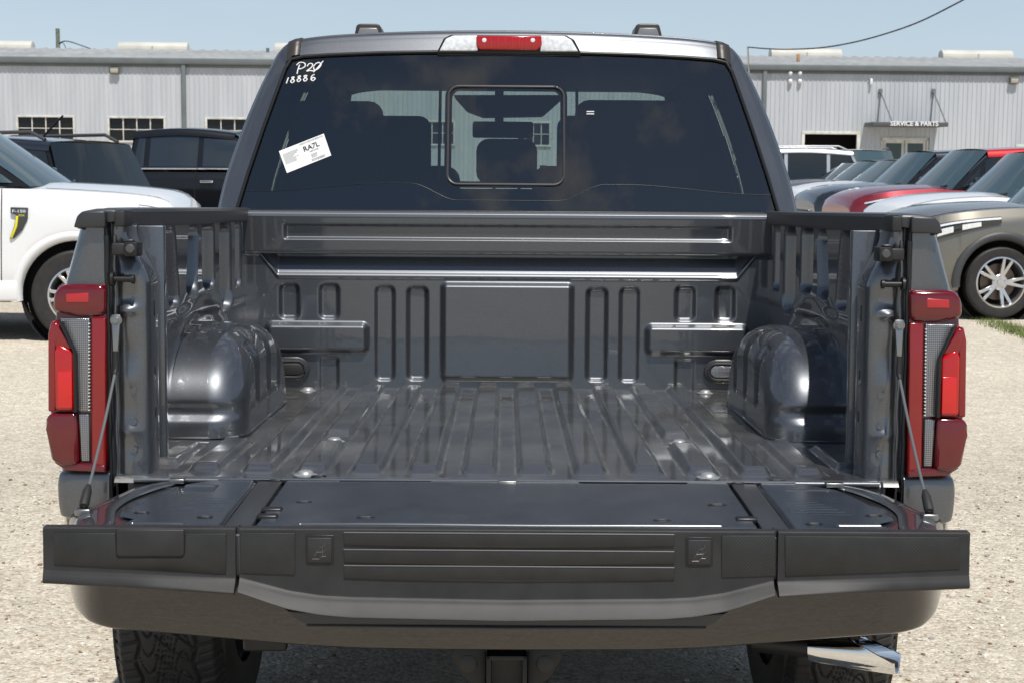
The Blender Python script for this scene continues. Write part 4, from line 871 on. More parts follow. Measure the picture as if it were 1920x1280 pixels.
    for px in (1106,): 
        p = tp(px, 213, 1.93)
        for d in (-.004, .004): box('defroster_tab', p.x - .013, p.x + .013, Yw(p.x, p.z) - .001, Yw(p.x, p.z) + .002, p.z + d - .0018, p.z + d + .0018, M['marker'], shell, .0005)
    return shell
M['sidedark'] = pr('dark side glass', (.008, .009, .010), .9, spec=.0)
M['lining'] = pr('dark cab lining', (.02, .02, .022), .9, spec=.05)
M['frit'] = tinted('printed frit', (.02, .025, .03))
M['sliderseal'] = pr('slider seal', (.05, .045, .045), .3)
M['guide'] = pr('brownish guide', (.10, .075, .065), .6)
cabshell = cab()

def brake_light():
    root = empty('high_brake_light'); root.parent = truck
    Y = Yw(.2, 2.0)
    def Q(pts, dy=0): return [txz(x, y, Y + dy) for x, y in pts]
    def piece(nm, pts, y0, y1, m, bev=.002): return prism(nm, [(p[0], p[1]) for p in Q(pts)], Y + y0, Y + y1, m, root, bev)
    piece('gasket', [(819, 101), (822, 93), (832, 73), (845, 66), (1062, 67), (1077, 76), (1088, 97), (1089, 103)], -.006, .06, M['seal'], .003)
    piece('clear_lens', [(824, 97), (836, 74), (850, 68), (896, 68), (896, 97)], -.016, .05, M['clearb'], .004)
    piece('clear_lens', [(1013, 98), (1013, 68), (1058, 69), (1071, 76), (1084, 98)], -.016, .05, M['clearb'], .004)
    r = piece('red_lens', [(899, 95), (893, 86), (893, 69), (1015, 69), (1016, 86), (1008, 96)], -.020, .05, M['redb'], .004)
    for i in range(8): piece('lens_rib', [(907 + 13 * i, 72), (909.5 + 13 * i, 72), (909.5 + 13 * i, 93), (907 + 13 * i, 93)], -.0215, -.015, M['redp'], .0004)
    for px in (908, 999):
        p = tp(px, 76, Y - .02); lathe('screw', [(.008, 0), (.007, .002), (.0001, .003)], M['dome'], root, 16, Matrix.Translation((p.x, Y - .0195, p.z)) @ Matrix.Rotation(R(-90), 4, 'Z'))
brake_light()
for s, px in ((-1, 691), (1, 1215)):
    Yk = 2.42; a = txz(px - 27, 72, Yk); b = txz(px + 27, 45, Yk); cx, hw = (a[0] + b[0]) / 2, (b[0] - a[0]) / 2; z0, z1 = a[1] - .01, b[1]
    sh = -s
    o = prism('roof_fixture', [(cx - hw, z0), (cx + hw, z0), (cx + hw * .98, z0 + .022), (cx + hw * .80, z1 - .005), (cx + hw * .62, z1), (cx - hw * .62, z1), (cx - hw * .85, z1 - .006), (cx - hw * .96, z0 + .025)], Yk, Yk + .16, M['trim'], truck, .006, 3)
    prism('fixture_face', [(cx - hw * .80, z0 + .004), (cx + hw * .80, z0 + .004), (cx + hw * .78, z0 + .02), (cx + hw * .60, z1 - .016), (cx - hw * .60, z1 - .016), (cx - hw * .78, z0 + .02)], Yk - .006, Yk + .01, M['foot'], o, .003)


# ---- sticker and marker writing on the rear window
def window_marks():
    def WP(px, py, off=-.004):
        p = tp(px, py, 1.9)
        for _ in range(4): p = tp(px, py, Yw(p.x, p.z) + .004 + off)
        return p
    c = [WP(523, 284, -.002), WP(607, 251, -.002), WP(621, 292, -.002), WP(538, 325, -.002)]
    bm = bmesh.new(); add_poly(bm, c, [p + Vector((0, .0012, 0)) for p in c], 0)
    st = bmo('window_sticker', bm, M['paper'], cabshell)
    U = (c[1] - c[0]) * .5 + (c[2] - c[3]) * .5; V = (c[0] - c[3]) * .5 + (c[1] - c[2]) * .5; O = c[3]; w, h = U.length, V.length; U.normalize(); V.normalize(); Nn = U.cross(V).normalized()
    if Nn.y > 0: Nn = -Nn
    def MM(u, v, e=.0007): 
        m = Matrix(((U.x, V.x, Nn.x, 0), (U.y, V.y, Nn.y, 0), (U.z, V.z, Nn.z, 0), (0, 0, 0, 1))); return Matrix.Translation(O + U * (u * w) + V * (v * h) + Nn * e) @ m
    text('printed_code', 'RA7L', h * .30, M['ink'], st, MM(.66, .58), .0002)
    def bars(nm, u0, u1, v0, v1, n, m, horiz=False):
        bm = bmesh.new(); x = u0
        for i in range(n):
            a = (u1 - u0) / n; ww = a * rng.uniform(.3, .8); 
            q = [MM(u0 + a * i, v0) @ Vector(), MM(u0 + a * i + ww, v0) @ Vector(), MM(u0 + a * i + ww, v1) @ Vector(), MM(u0 + a * i, v1) @ Vector()] if not horiz else None
            if horiz:
                a = (v1 - v0) / n; e = u0 + (u1 - u0) * rng.uniform(.55, 1); q = [MM(u0, v0 + a * i) @ Vector(), MM(e, v0 + a * i) @ Vector(), MM(e, v0 + a * (i + .4)) @ Vector(), MM(u0, v0 + a * (i + .4)) @ Vector()]
            bm.faces.new([bm.verts.new(p) for p in q])
        bmo(nm, bm, m, st, False)
    bars('barcode', .44, .97, .89, .97, 40, M['inkg']); bars('barcode', .58, .88, .06, .17, 26, M['inkg']); bars('barcode', .60, .80, .46, .53, 18, M['inkg'])
    bars('fine_print', .04, .38, .36, .84, 9, M['inkg'], True); bars('fine_print', .60, .80, .22, .40, 4, M['inkg'], True)
    strokes = [  # P 2 0-with-slash, then 18886 : pixel polylines of the handwriting
        [(557, 139), (559, 130), (562, 122)], [(556, 123), (562, 118), (571, 119), (572, 125), (566, 129), (560, 130)],
        [(576, 125), (580, 120), (586, 121), (584, 127), (575, 134), (581, 133), (589, 134)],
        [(592, 120), (588, 126), (590, 132), (597, 129), (602, 122), (598, 118), (592, 120)], [(588, 136), (597, 126), (606, 115)],
        [(537, 157), (539, 151), (541, 146)],
        [(552, 145), (547, 146), (549, 149), (552, 152), (548, 156), (545, 153), (549, 149), (552, 145)],
        [(564, 143), (559, 144), (560, 147), (564, 150), (560, 154), (557, 151), (561, 147), (564, 143)],
        [(576, 142), (570, 143), (572, 146), (576, 149), (572, 153), (569, 150), (573, 146), (576, 142)],
        [(590, 140), (585, 143), (583, 149), (587, 152), (591, 148), (587, 146), (584, 149)]]
    for sx in strokes:
        P = catmull(np.array([[*WP(x, y)] for x, y in sx]), len(sx) * 4); tube('marker_writing', [Vector(p) for p in P], .0021, M['marker'], cabshell, 6)
window_marks()

# ================================================================== the steel building behind
BD, BYAW = 50.8, R(2.6)
bld = empty('steel_building', (0, BD + CAMPOS.y, 0), BYAW); tag(bld, 'long low pale grey ribbed steel building with service and parts entrance behind the cars', 'building')
_BI = bld.matrix_world.copy(); _BI = (Matrix.Translation(bld.location) @ Matrix.Rotation(BYAW, 4, 'Z')).inverted(); _BC = _BI @ CAMPOS; _BI3 = _BI.to_3x3()
def bp(px, py, y=0):
    d = _BI3 @ (_CM @ Vector(((px - 960) / 2900, -(py - 640) / 2900, -1))); k = (y - _BC.y) / d.y; return _BC + d * k
def bxz(px, py, y=0): p = bp(px, py, y); return p.x, p.z
def building():
    zt = bp(960, 124).z; x0, x1 = -24, 26
    opens = []
    def rect(px0, py0, px1, py1): a = bxz(px0, py1); b = bxz(px1, py0); return [a[0], b[0], a[1], b[1]]
    wins = [rect(35, 221, 137, 261), rect(206, 223, 307, 264), rect(389, 225, 491, 266), rect(570, 228, 670, 268), rect(770, 230, 850, 270), rect(970, 232, 1030, 272)]
    bay = rect(1508, 251, 1609, 300); bay[2] = 0.0; door = rect(1652, 259, 1741, 320); door[2] = .45
    opens = wins + [bay, door]
    # ribbed sheet, built in strips so that openings stay open
    pitch = .152
    def ribz(X): f = (X / pitch) % 1; t = np.abs(f - .5); return -.020 * (1 - ss(t, .07, .16)) - .006 * (1 - ss(np.abs(((X / pitch * 2) % 1) - .5), .05, .2))
    zz = sorted(set([0, zt] + [v for o in opens for v in o[2:4]])); k = 0
    V = []; F = []
    xs = np.unique(np.concatenate([np.arange(int(x0 / pitch), int(x1 / pitch) + 1)[:, None] * pitch + np.array([0, .34, .43, .57, .66])[None] * pitch]).ravel()); yy = ribz(xs)
    base = len(zz)
    for x, y in zip(xs, yy):
        for z in zz: V.append((x, y, z))
    for i in range(len(xs) - 1):
        xm = (xs[i] + xs[i + 1]) / 2
        for j in range(base - 1):
            zm = (zz[j] + zz[j + 1]) / 2
            if any(o[0] < xm < o[1] and o[2] < zm < o[3] for o in opens): continue
            F.append((i * base + j, (i + 1) * base + j, (i + 1) * base + j + 1, i * base + j + 1))
    mesh('siding', V, F, M['siding'], bld, False)
    box('end_wall', x0 - .1, x0, .0, 16, 0, zt, M['siding'], bld, 0); box('end_wall', x1, x1 + .1, .0, 16, 0, zt, M['siding'], bld, 0); box('back_wall', x0, x1, 16, 16.1, 0, zt, M['soffit'], bld, 0)
    box('inner_dark', x0 + .2, x1 - .2, 1.6, 1.7, 0, zt, M['darkroom'], bld, 0)
    # roof: slopes gently away, ribbed; ridge on top
    rz = bp(300, 96, 7).z; z0 = zt + .04
    xr = np.arange(x0 - .3, x1 + .3, .11); prof = np.where((np.arange(len(xr)) % 4) == 0, .05, 0.0)
    Xg = np.stack([xr] * 3, 1); Yg = np.stack([np.full(len(xr), v) for v in (-.12, 7.5, 16.3)], 1); rzz = bp(200, 93, 7.5).z
    Zg = np.stack([z0 + prof, rzz + prof, z0 + prof], 1); grid_mesh('roof', Xg, Yg, Zg, M['roofmetal'], bld, False)
    box('gutter', x0 - .3, x1 + .3, -.17, -.035, zt - .07, zt + .13, M['gutter'], bld, .03); box('eave_trim', x0, x1, -.06, -.03, zt - .16, zt - .06, M['gutter'], bld, .005)
    for a, b, py in ((-70, 62, 76), (223, 353, 79), (516, 640, 81), (1444, 1576, 91), (1764, 1896, 94)):
        p = bp(a, py, 7.5); q = bp(b, py, 7.5); ph = math.pi; r = .26; zc = p.z - r
        bm = bmesh.new(); sec = [(7.5 + r * 1.2 * math.cos(t), zc + r * math.sin(t)) for t in np.linspace(0, math.pi, 9)] + [(7.5 - r * 1.2, zc - .35), (7.5 + r * 1.2, zc - .35)]
        o = prism('roof_vent', sec, p.x, q.x, M['ventpaint'], bld, .015, plane='yz')
        box('vent_seam', (p.x + q.x) / 2 - .02, (p.x + q.x) / 2 + .02, 7.5 - r * 1.22, 7.5 + r, zc - .3, zc + .1, M['roofmetal'], o, 0)
    for px in (346, 1432):
        p = bp(px, 200); box('downpipe', p.x - .065, p.x + .065, -.14, -.03, 0, zt - .05, M['gutter'], bld, .01)
    for w in wins:
        xa, xb, za, zb = w; root = empty('window'); root.parent = bld; t = .06
        for nm, q in (('frame', (xa - t, xb + t, zb, zb + t)), ('frame', (xa - t, xb + t, za - t, za)), ('frame', (xa - t, xa, za, zb)), ('frame', (xb, xb + t, za, zb))): box(nm, q[0], q[1], -.05, .08, q[2], q[3], M['framew'], root, .004)
        for i in range(1, 4): x = xa + (xb - xa) * i / 4; box('mullion', x - .016, x + .016, .0, .07, za, zb, M['framew'], root, .002)
        for i in range(1, 2): z = (za + zb) / 2; box('glazing_bar', xa, xb, .012, .06, z - .012, z + .012, M['framew'], root, .002)
        for i in range(4):
            for j in range(2):
                a = xa + (xb - xa) * i / 4 + .02; b = xa + (xb - xa) * (i + 1) / 4 - .02; c = za + (zb - za) * j / 2 + .018; d = za + (zb - za) * (j + 1) / 2 - .018
                ty = rng.randn() * .012; mesh('pane', [(a, .04 + ty, c), (b, .04 - ty, c), (b, .04 - ty + rng.randn() * .008, d), (a, .04 + ty, d)], [(0, 1, 2, 3)], M['pane'], root, False)
    for p0, p1, py in ((1499, 1611, 250),):
        a = bxz(1504, 252); b = bxz(1612, 252); t = .10
        for q in ((a[0] - .02, a[0] + t - .02, 0, a[1] + .0), (b[0] - t, b[0], 0, a[1])): box('bay_door_frame', q[0], q[1], -.05, .05, q[2], q[3], M['framew'], bld, .005)
        box('bay_door_frame', a[0] - .02, b[0], -.05, .05, a[1], a[1] + .09, M['framew'], bld, .005)
    # glazed double door, canopy with letters
    a = bxz(1652, 259); b = bxz(1741, 259); dr = empty('entrance_door'); dr.parent = bld; t = .07; c = (a[0] + b[0]) / 2
    for q in ((a[0], a[0] + t), (b[0] - t, b[0])): box('frame', q[0], q[1], -.03, .06, .45, a[1], M['framew'], dr, .004)
    box('frame', a[0], b[0], -.03, .06, a[1] - t, a[1] + .02, M['framew'], dr, .004)
    for u0, u1 in ((a[0] + t, c), (c, b[0] - t)):
        le = box('door_leaf', u0 + .01, u1 - .01, -.0, .04, .45, .7, M['framew'], dr, .004)
        for q in ((u0 + .01, u0 + .10), (u1 - .10, u1 - .01)): box('stile', q[0], q[1], -.0, .04, .7, a[1] - t, M['framew'], le, .004)
        box('top_rail', u0 + .1, u1 - .1, 0, .04, a[1] - t - .1, a[1] - t, M['framew'], le, .004)
        mesh('door_glass', [(u0 + .1, .02, .7), (u1 - .1, .02, .7), (u1 - .1, .02, a[1] - t - .1), (u0 + .1, .02, a[1] - t - .1)], [(0, 1, 2, 3)], M['doorglass'], le, False)
    cp = empty('entrance_canopy'); cp.parent = bld
    p = bp(1637, 229, -1.1); q = bp(1778, 238, -1.1)
    box('canopy_deck', p.x, q.x, -1.1, -.04, q.z, p.z, M['canopy'], cp, .01)
    text('sign_lettering', 'SERVICE & PARTS', .20, M['sign'], cp, Matrix.Translation(((bp(1714, 236, -1.1).x), -1.12, bp(1714, 237, -1.1).z + .01)) @ Matrix.Rotation(R(90), 4, 'X'), .015, sx=1.02)
    for px in (1650, 1749):
        w0 = bp(px, 172); tube('canopy_stay', [(w0.x, -.06, w0.z), (w0.x + .15, -1.0, p.z)], .022, M['gutter'], cp, 8); box('stay_bracket', w0.x - .06, w0.x + .06, -.08, -.03, w0.z - .08, w0.z + .08, M['gutter'], cp, .005)
        tube('canopy_stay', [(w0.x, -.06, w0.z), (w0.x - .06, -.10, p.z)], .012, M['gutter'], cp, 8)
    # wall fittings
    for px, py in ((216, 133), (1899, 152)):
        p = bp(px, py); f = empty('floodlight'); f.parent = bld
        prism('lamp_body', [(-.05, p.z - .12), (-.15, p.z - .09), (-.19, p.z + .08), (-.05, p.z + .12)], p.x - .15, p.x + .15, M['flood'], f, .015, plane='yz')
        prism('lamp_glass', [(-.150, p.z - .08), (-.170, p.z - .075), (-.205, p.z + .05), (-.18, p.z + .055)], p.x - .12, p.x + .12, M['flood_l'], f, .004, plane='yz'); box('lamp_arm', p.x - .03, p.x + .03, -.06, -.03, p.z - .03, p.z + .03, M['flood'], f, .004)
    for px, py in ((1481, 138), (1499, 138), (1481, 153), (1499, 153)):
        p = bp(px, py); lathe('dome_light', [(.07, 0), (.075, .02), (.07, .07), (.045, .11), (.0001, .125)], M['dome'], bld, 20, Matrix.Translation((p.x, -.03, p.z)) @ Matrix.Rotation(R(-90), 4, 'Z'))
    p = bp(1632, 154); box('camera_box', p.x - .04, p.x + .04, -.14, -.03, p.z - .10, p.z + .10, M['dome'], bld, .02); tube('camera_lead', [(p.x - .1, -.03, p.z - .03), (p.x, -.06, p.z)], .01, M['gutter'], bld, 6)
    p = bp(1912, 276); box('wall_notice', p.x - .14, p.x + .14, -.05, -.03, p.z - .09, p.z + .09, M['notice'], bld, .004)
    p = bp(1496, 111, 1.0); box('rusty_flashing', p.x - .05, p.x + .05, .9, 1.0, p.z - .1, p.z + .16, M['rust'], bld, .01)
    # rusty/pale patch on the roof sheet and small flue
    p = bp(502, 96, 6.5); tube('roof_flue', [(p.x, 6.5, p.z - .3), (p.x, 6.5, p.z + .1)], .06, M['gutter'], bld, 10)
M['canopy'] = pr('grey canopy metal', (.085, .09, .095), .5)
M['doorglass'] = pr('dark green door glass', (.01, .03, .028), .04, spec=.8)
M['notice'] = pr('pale green notice', (.5, .6, .52), .6)
M['rust'] = pr('rusted flashing', (.42, .25, .12), .8)
building()
# power line with its mast, pole behind the building
def lines():
    p = at(1405, 118, 51); q = at(1402, 88, 51)
    m = tag(tube('service_mast', [(p.x, p.y, p.z - .4), (q.x, q.y, q.z)], .03, M['ventpaint'], None, 8), 'thin pale service mast rising over the eave right of the grey cab', 'mast')
    pts = [at(x, y, 51 - 8 * t) for x, y, t in ((1402, 89, 0), (1440, 92, .12), (1480, 93, .2), (1540, 90, .35), (1600, 80, .5), (1660, 64, .62), (1720, 43, .76), (1780, 14, .9), (1860, -30, 1.05), (1960, -95, 1.3))]
    P = catmull(np.array([[*v] for v in pts]), 60); tag(tube('power_cable', [Vector(v) for v in P], .022, M['wire'], None, 6), 'black overhead cable curving up from the mast to the top right of the sky', 'cable')
    p = at(108, 54, 64); po = tag(tube('utility_pole', [(p.x, p.y, 0), (p.x, p.y, p.z)], .085, M['brick_wood'], None, 12), 'weathered wooden pole top standing behind the roof on the left', 'pole')
    for i, l in enumerate((((110, 82), (120, 78), (132, 79), (150, 85), (178, 95)), ((110, 84), (118, 81), (124, 92)))):
        P = catmull(np.array([[*at(x, y, 63.6)] for x, y in l]), 24); tag(tube('service_wire', [Vector(v) for v in P], .025 if i == 0 else .015, M['wire'], None, 6), ['long black wire sagging from the wooden pole down to the left roof', 'short thin wire dropping from the wooden pole beside the longer wire'][i], 'wire')
lines()

# ================================================================== parked vehicles
def vehicle(name, label, cat, group, loc, yaw, paint, V):
    """local frame: nose toward +x, ground at z=0.  V: measurements"""
    loc = (loc[0], loc[1], gh_(loc[1])); root = empty(name, loc, yaw); tag(root, label, cat, group)
    L, W = V['L'], V['W']; fx, rx, wr, ra = V['fx'], V['rx'], V['wr'], V['ra']; sill = V['sill']; top = np.array(V['top']); hw0 = W / 2
    x0, x1 = top[0, 0], top[-1, 0]
    xs = np.unique(np.concatenate([np.linspace(x0, x1, 90), np.linspace(fx - ra, fx + ra, 40), np.linspace(rx - ra, rx + ra, 40)])); 
    tz = catmull(top, 200); order = np.argsort(tz[:, 0]); tzz = np.interp(xs, tz[order, 0], tz[order, 1])
    n = len(xs); cols = []
    for x, z in zip(xs, tzz):
        zl = sill
        for c in (fx, rx):
            if abs(x - c) < ra: zl = max(zl, wr + math.sqrt(ra * ra - (x - c) ** 2))
        e = max(0, (x - (x1 - .75)) / .75); w = hw0 * (1 - V.get('nose', .20) * e ** 2.2) ; e2 = max(0, ((x0 + .5) - x) / .5); w *= 1 - .10 * e2 ** 2.2
        sh = z - V.get('shd', .10); zl = min(zl, sh - .06); crown = V.get('crown', .035)
        bl = V.get('belt', 1.0)
        y_ = [(w - .03, zl), (w - .006, zl + .03), (w, zl + (sh - zl) * .3), (w - .004, zl + (sh - zl) * .62), (w - .012, zl + (sh - zl) * .8), (w - .022, sh - .01), (w - .045, sh + .035), (w - .085, z - .008), (w - .15, z + .002), (w * .5, z + crown), (0, z + crown * 1.15)]
        cols.append([(x, a, b) for a, b in y_] + [(x, -a, b) for a, b in y_[-2::-1]])
    C = np.array(cols)
    # keep a crisp lip at the arches
    body = grid_mesh('body', C[..., 0], C[..., 1], C[..., 2], paint, root, sharp=50)
    for e, nm in ((0, 'tail_panel'), (-1, 'nose_panel')): mesh(nm, [tuple(p) for p in C[e]], [tuple(range(C.shape[1]))], paint, body, False)
    box('underbody', x0 + .15, x1 - .15, -hw0 + .28, hw0 - .28, sill - .08, min(top[:, 1]) - .2, M['darkroom'], root, 0)
    if V.get('clad'):
        for s in (-1, 1):
            for c in (fx, rx):
                pts = [(c + (ra + .0) * math.cos(t), wr + (ra + .0) * math.sin(t)) for t in np.linspace(-.1, math.pi + .1, 28)]; P = []
                for (x, z) in pts:
                    ux, uz = (x - c) / ra, (z - wr) / ra; P.append([(x - ux * .02, s * (hw0 - .06), z - uz * .02), (x, s * (hw0 + .012), z), (x + ux * .035, s * (hw0 + .016), z + uz * .035), (x + ux * .075, s * (hw0 + .006), z + uz * .075), (x + ux * .08, s * (hw0 - .02), z + uz * .08)])
                P = np.array(P) if V['clad'] is True else np.array(P) * [1, 0, 1] + np.array(P) * [0, 1, 0] - np.array([0, s * .010, 0]); grid_mesh('arch_trim', P[..., 0], P[..., 1], P[..., 2], M['clad'] if V['clad'] is True else V['clad'], root)
            box('sill_cladding', rx + ra, fx - ra, *sorted((s * (hw0 - .06), s * (hw0 + .012))), sill - .05, sill + .14, M['clad'] if V['clad'] is True else V['clad'], root, .02)
    # greenhouse: list of roof curve points; corners
    gh = V['gh']  # dict: wb (windscreen base x,z), wt (top x,z), rt (rear top x,z), rb (rear base x,z), splits
    (wbx, wbz), (wtx, wtz), (rtx, rtz), (rbx, rbz) = gh['wb'], gh['wt'], gh['rt'], gh['rb']; hb, ht = hw0 - .07, hw0 - .07 - gh.get('in', .20)
    rp = paint if not gh.get('roof') else gh['roof']; gl = gh.get('glass', M['darkglass']); ws = gh.get('ws', M['blueglass'])
    roofx = np.linspace(rtx - .03, wtx + .03, 30); t = (roofx - rtx) / (wtx - rtx); base = rtz + (wtz - rtz) * t + .05 * np.sin(np.clip(t, 0, 1) * math.pi)
    prof = [(-1.04, -.10), (-1.02, -.035), (-.97, .0), (-.86, .012), (-.4, .03), (0, .035), (.4, .03), (.86, .012), (.97, .0), (1.02, -.035), (1.04, -.10)]
    P = np.array([[(x, a * ht, z + b) for a, b in prof] for x, z in zip(roofx, base)]); grid_mesh('roof', P[..., 0], P[..., 1], P[..., 2], rp, root, sharp=60)
    def patch(nm, c4, m, parent=root, bulge=0, axis=0, nu=14, nv=8):
        c4 = [np.array(c, float) for c in c4]; u = np.linspace(0, 1, nu)[:, None, None]; v = np.linspace(0, 1, nv)[None, :, None]
        P = (c4[0] * (1 - u) + c4[1] * u) * (1 - v) + (c4[3] * (1 - u) + c4[2] * u) * v
        P = P + np.array(bulge if isinstance(bulge, (tuple, list)) else (0, 0, 0)) * 4 * u * (1 - u); return grid_mesh(nm, P[..., 0], P[..., 1], P[..., 2], m, parent)
    bz = wbz
    patch('windscreen', [(wbx, -hb + .02, wbz), (wbx, hb - .02, wbz), (wtx + .02, ht - .01, wtz), (wtx + .02, -ht + .01, wtz)], ws, bulge=(.16, 0, .01), nu=20)
    patch('rear_glass', [(rbx, -hb + .02, rbz), (rbx, hb - .02, rbz), (rtx - .02, ht - .01, rtz), (rtx - .02, -ht + .01, rtz)], gl, bulge=(-.06, 0, 0))
    belt = lambda x: rbz + (wbz - rbz) * (x - rbx) / (wbx - rbx)
    ftop = lambda x: np.interp(x, [rtx, wtx], [rtz, wtz]) + .05 * math.sin(np.clip((x - rtx) / (wtx - rtx), 0, 1) * math.pi) - .05
    pil = gh.get('pillar', M['carblack'])
    for s in (-1, 1):
        out = [(wbx, wbz), (wtx, wtz - .04)] + [(x, ftop(x)) for x in np.linspace(wtx - .1, rtx + .1, 8)] + [(rtx, rtz - .05), (rbx, rbz)]
        def sy(z, o=0): k = np.clip((z - wbz + .05) / (wtz - wbz), 0, 1); return s * (hb + (ht - hb) * k + o)
        bm = bmesh.new(); add_poly(bm, [(x, sy(z, 0), z) for x, z in out], [(x, sy(z, -.05), z) for x, z in out], 0)
        side = bmo('side_frame', bm, pil, root, False)
        sp = gh['splits']
        for a, b in zip(sp[:-1], sp[1:]):
            a0, b0 = a + .04, b - .04
            # clip against the slanted ends
            def xlim(z, x, front):
                xf = np.interp(z, [wbz, wtz], [wbx, wtx]) - .10; xr = np.interp(z, [rbz, rtz], [rbx, rtx]) + .07
                return min(max(x, xr), xf)
            zb = belt((a0 + b0) / 2) + .035; zt_ = min(ftop(max(a0, rtx + .1)), ftop(min(b0, wtx - .1))) - .035; Q = []
            for f in np.linspace(0, 1, 7): z = zb + (zt_ - zb) * f; Q.append([(xlim(z, a0, 0), sy(z, .008), z), (xlim(z, (a0 + b0) / 2, 0), sy(z, .012), z), (xlim(z, b0, 1), sy(z, .008), z)])
            Q = np.array(Q)
            if Q[0, -1, 0] - Q[0, 0, 0] > .05: grid_mesh('side_window', Q[..., 0], Q[..., 1], Q[..., 2], gl, side)
        if gh.get('chrome'):
            P_ = [(x, sy(belt(x), .012), belt(x) + .01) for x in np.linspace(gh['splits'][0] + .06, wbx - .15, 16)]; P_[0] = (P_[0][0] - .02, P_[0][1], P_[0][2] + .05)
            tube('chrome_strip', P_, .014, M['chrome'], side, 6)
        # seams and handles
        for x in gh.get('doors', []): 
            tube('door_seam', [(x, s * (hw0 - .028), belt(x) - .02), (x - .01, s * (hw0 + .0), .95), (x - .02, s * (hw0 - .002), sill + .08)], .005, M['seal'], root, 5)
            if gh.get('handles'): box('door_handle', x + .08, x + .28, *sorted((s * (hw0 - .01), s * (hw0 + .035))), belt(x) - .20, belt(x) - .16, gh['handles'], root, .012)
        if V.get('mirror', True):
            mr = box('door_mirror', wbx - .42, wbx - .26, *sorted((s * (hw0 + .04), s * (hw0 + .24))), wbz + .0, wbz + .18, gh.get('mir', M['carblack']), root, .03, 3); box('mirror_arm', wbx - .40, wbx - .30, *sorted((s * (hw0 - .08), s * (hw0 + .06))), wbz - .01, wbz + .05, M['carblack'], mr, .01)
    # wheels
    for nm, cx in (('front_wheel', fx), ('rear_wheel', rx)):
        for s in (-1, 1):
            w = empty('wheel', (cx, s * (hw0 - .14), wr)); w.parent = root; Mz = Matrix.Rotation(R(90 * s), 4, 'Z')
            rr_ = V.get('rim', .66) * wr
            lathe('tyre', [(rr_ * .97, .0), (rr_, .115), (rr_ + .03, .125), (wr * .93, .12), (wr * .985, .10), (wr, .06), (wr, -.06), (wr * .985, -.11), (rr_, -.12)], M['tyre'], w, 56, Mz)
            lathe('rim_barrel', [(rr_ + .004, .118), (rr_ - .012, .122), (rr_ - .02, .10), (rr_ - .03, -.1)], M['alloy'], w, 48, Mz)
            lathe('brake_disc', [(.0001, .02), (rr_ * .72, .02), (rr_ * .72, 0), (.0001, 0)], M['brake'], w, 32, Mz)
            lathe('wheel_well', [(.0001, -.13), (ra - .005, -.13)], M['darkroom'], w, 40, Mz); lathe('well_lining', [(ra - .004, -.13), (ra - .004, .07)], M['darkroom'], w, 40, Mz)
            bm = bmesh.new(); ns = V.get('spokes', 6)
            for k in range(ns):
                a = 2 * math.pi * k / ns
                for off in ((-.11, .11) if V.get('twin', True) else (0,)):
                    r0, r1_ = .055, rr_ - .012; a0 = a + off * .4; a1 = a + off * 1.6; w0, w1 = .020, .016
                    def pt(r, an, lat, d): return Mz @ Vector((d, r * math.cos(an) - lat * math.sin(an), r * math.sin(an) + lat * math.cos(an)))
                    add_poly(bm, [pt(r0, a0, -w0, .088), pt(r1_, a1, -w1, .108), pt(r1_, a1, w1, .108), pt(r0, a0, w0, .088)], [pt(r0, a0, -w0, .05), pt(r1_, a1, -w1, .075), pt(r1_, a1, w1, .075), pt(r0, a0, w0, .05)], .003, 1)
            bmo('spokes', bm, V.get('alloy', M['alloy']), w)
            bm = bmesh.new(); add_lathe(bm, [(.0001, .108), (.032, .106), (.036, .09)], 20, Mz)
            for k in range(5): q = 2 * math.pi * k / 5 + .3; add_lathe(bm, [(.0001, .104), (.011, .102), (.012, .085)], 8, Mz @ Matrix.Translation((0, .062 * math.cos(q), .062 * math.sin(q))))
            add_lathe(bm, [(.085, .086), (.08, .09), (.0001, .09)], 24, Mz); bmo('hub', bm, M['alloy'], w)
    # nose: grille, lamps
    zn = top[-1, 1]; hwn = hw0 * (1 - V.get('nose', .2))
    gr = box('grille', x1 - .06, x1 + .02, -hwn * .62, hwn * .62, zn - .42, zn - .10, M['clad'], root, .02)
    for i in range(5): box('grille_bar', x1 + .015, x1 + .03, -hwn * .58, hwn * .58, zn - .38 + i * .06, zn - .365 + i * .06, M['alloyd'] if not V.get('dkg') else M['seal'], gr, .003)
    box('front_bumper', x1 - .1, x1 + .05, -hwn * .9, hwn * .9, sill + .02, sill + .24, V.get('bump', paint), root, .04, 3)
    for s in (-1, 1):
        # headlamp wraps from nose round the corner
        P = []
        for i, f in enumerate(np.linspace(0, 1, 14)):
            x = x1 + .022 - .95 * f ** 1.6 * V.get('hl', 1); e = max(0, (x - (x1 - .75)) / .75); w = hw0 * (1 - V.get('nose', .20) * min(e, 1.0) ** 2.2); y = hwn * .60 + (w - .012 - hwn * .60) * min(1, f * 2.2) + .022 * (f > .3)
            zt2 = float(np.interp(x, xs, tzz)) - .085 - .0 * f; hgt = (.18 * (1 - .62 * f ** 2)); P.append([(x, s * (y - .03), zt2 + .004), (x + .004, s * y, zt2), (x + .004, s * (y + .004), zt2 - hgt * .5), (x, s * y, zt2 - hgt), (x, s * (y - .03), zt2 - hgt - .004)])
        P = np.array(P); hlp = grid_mesh('headlight', P[..., 0], P[..., 1], P[..., 2], M['headlamp'], root)
        P2 = P[:, 1:3] * [1, 1, 1]; P2 = P2 + np.array([.004, s * .004, -.004]); P2[:, 1, 2] = P2[:, 0, 2] - .022; grid_mesh('light_strip', P2[..., 0], P2[..., 1], P2[..., 2], M['clearb'], hlp)
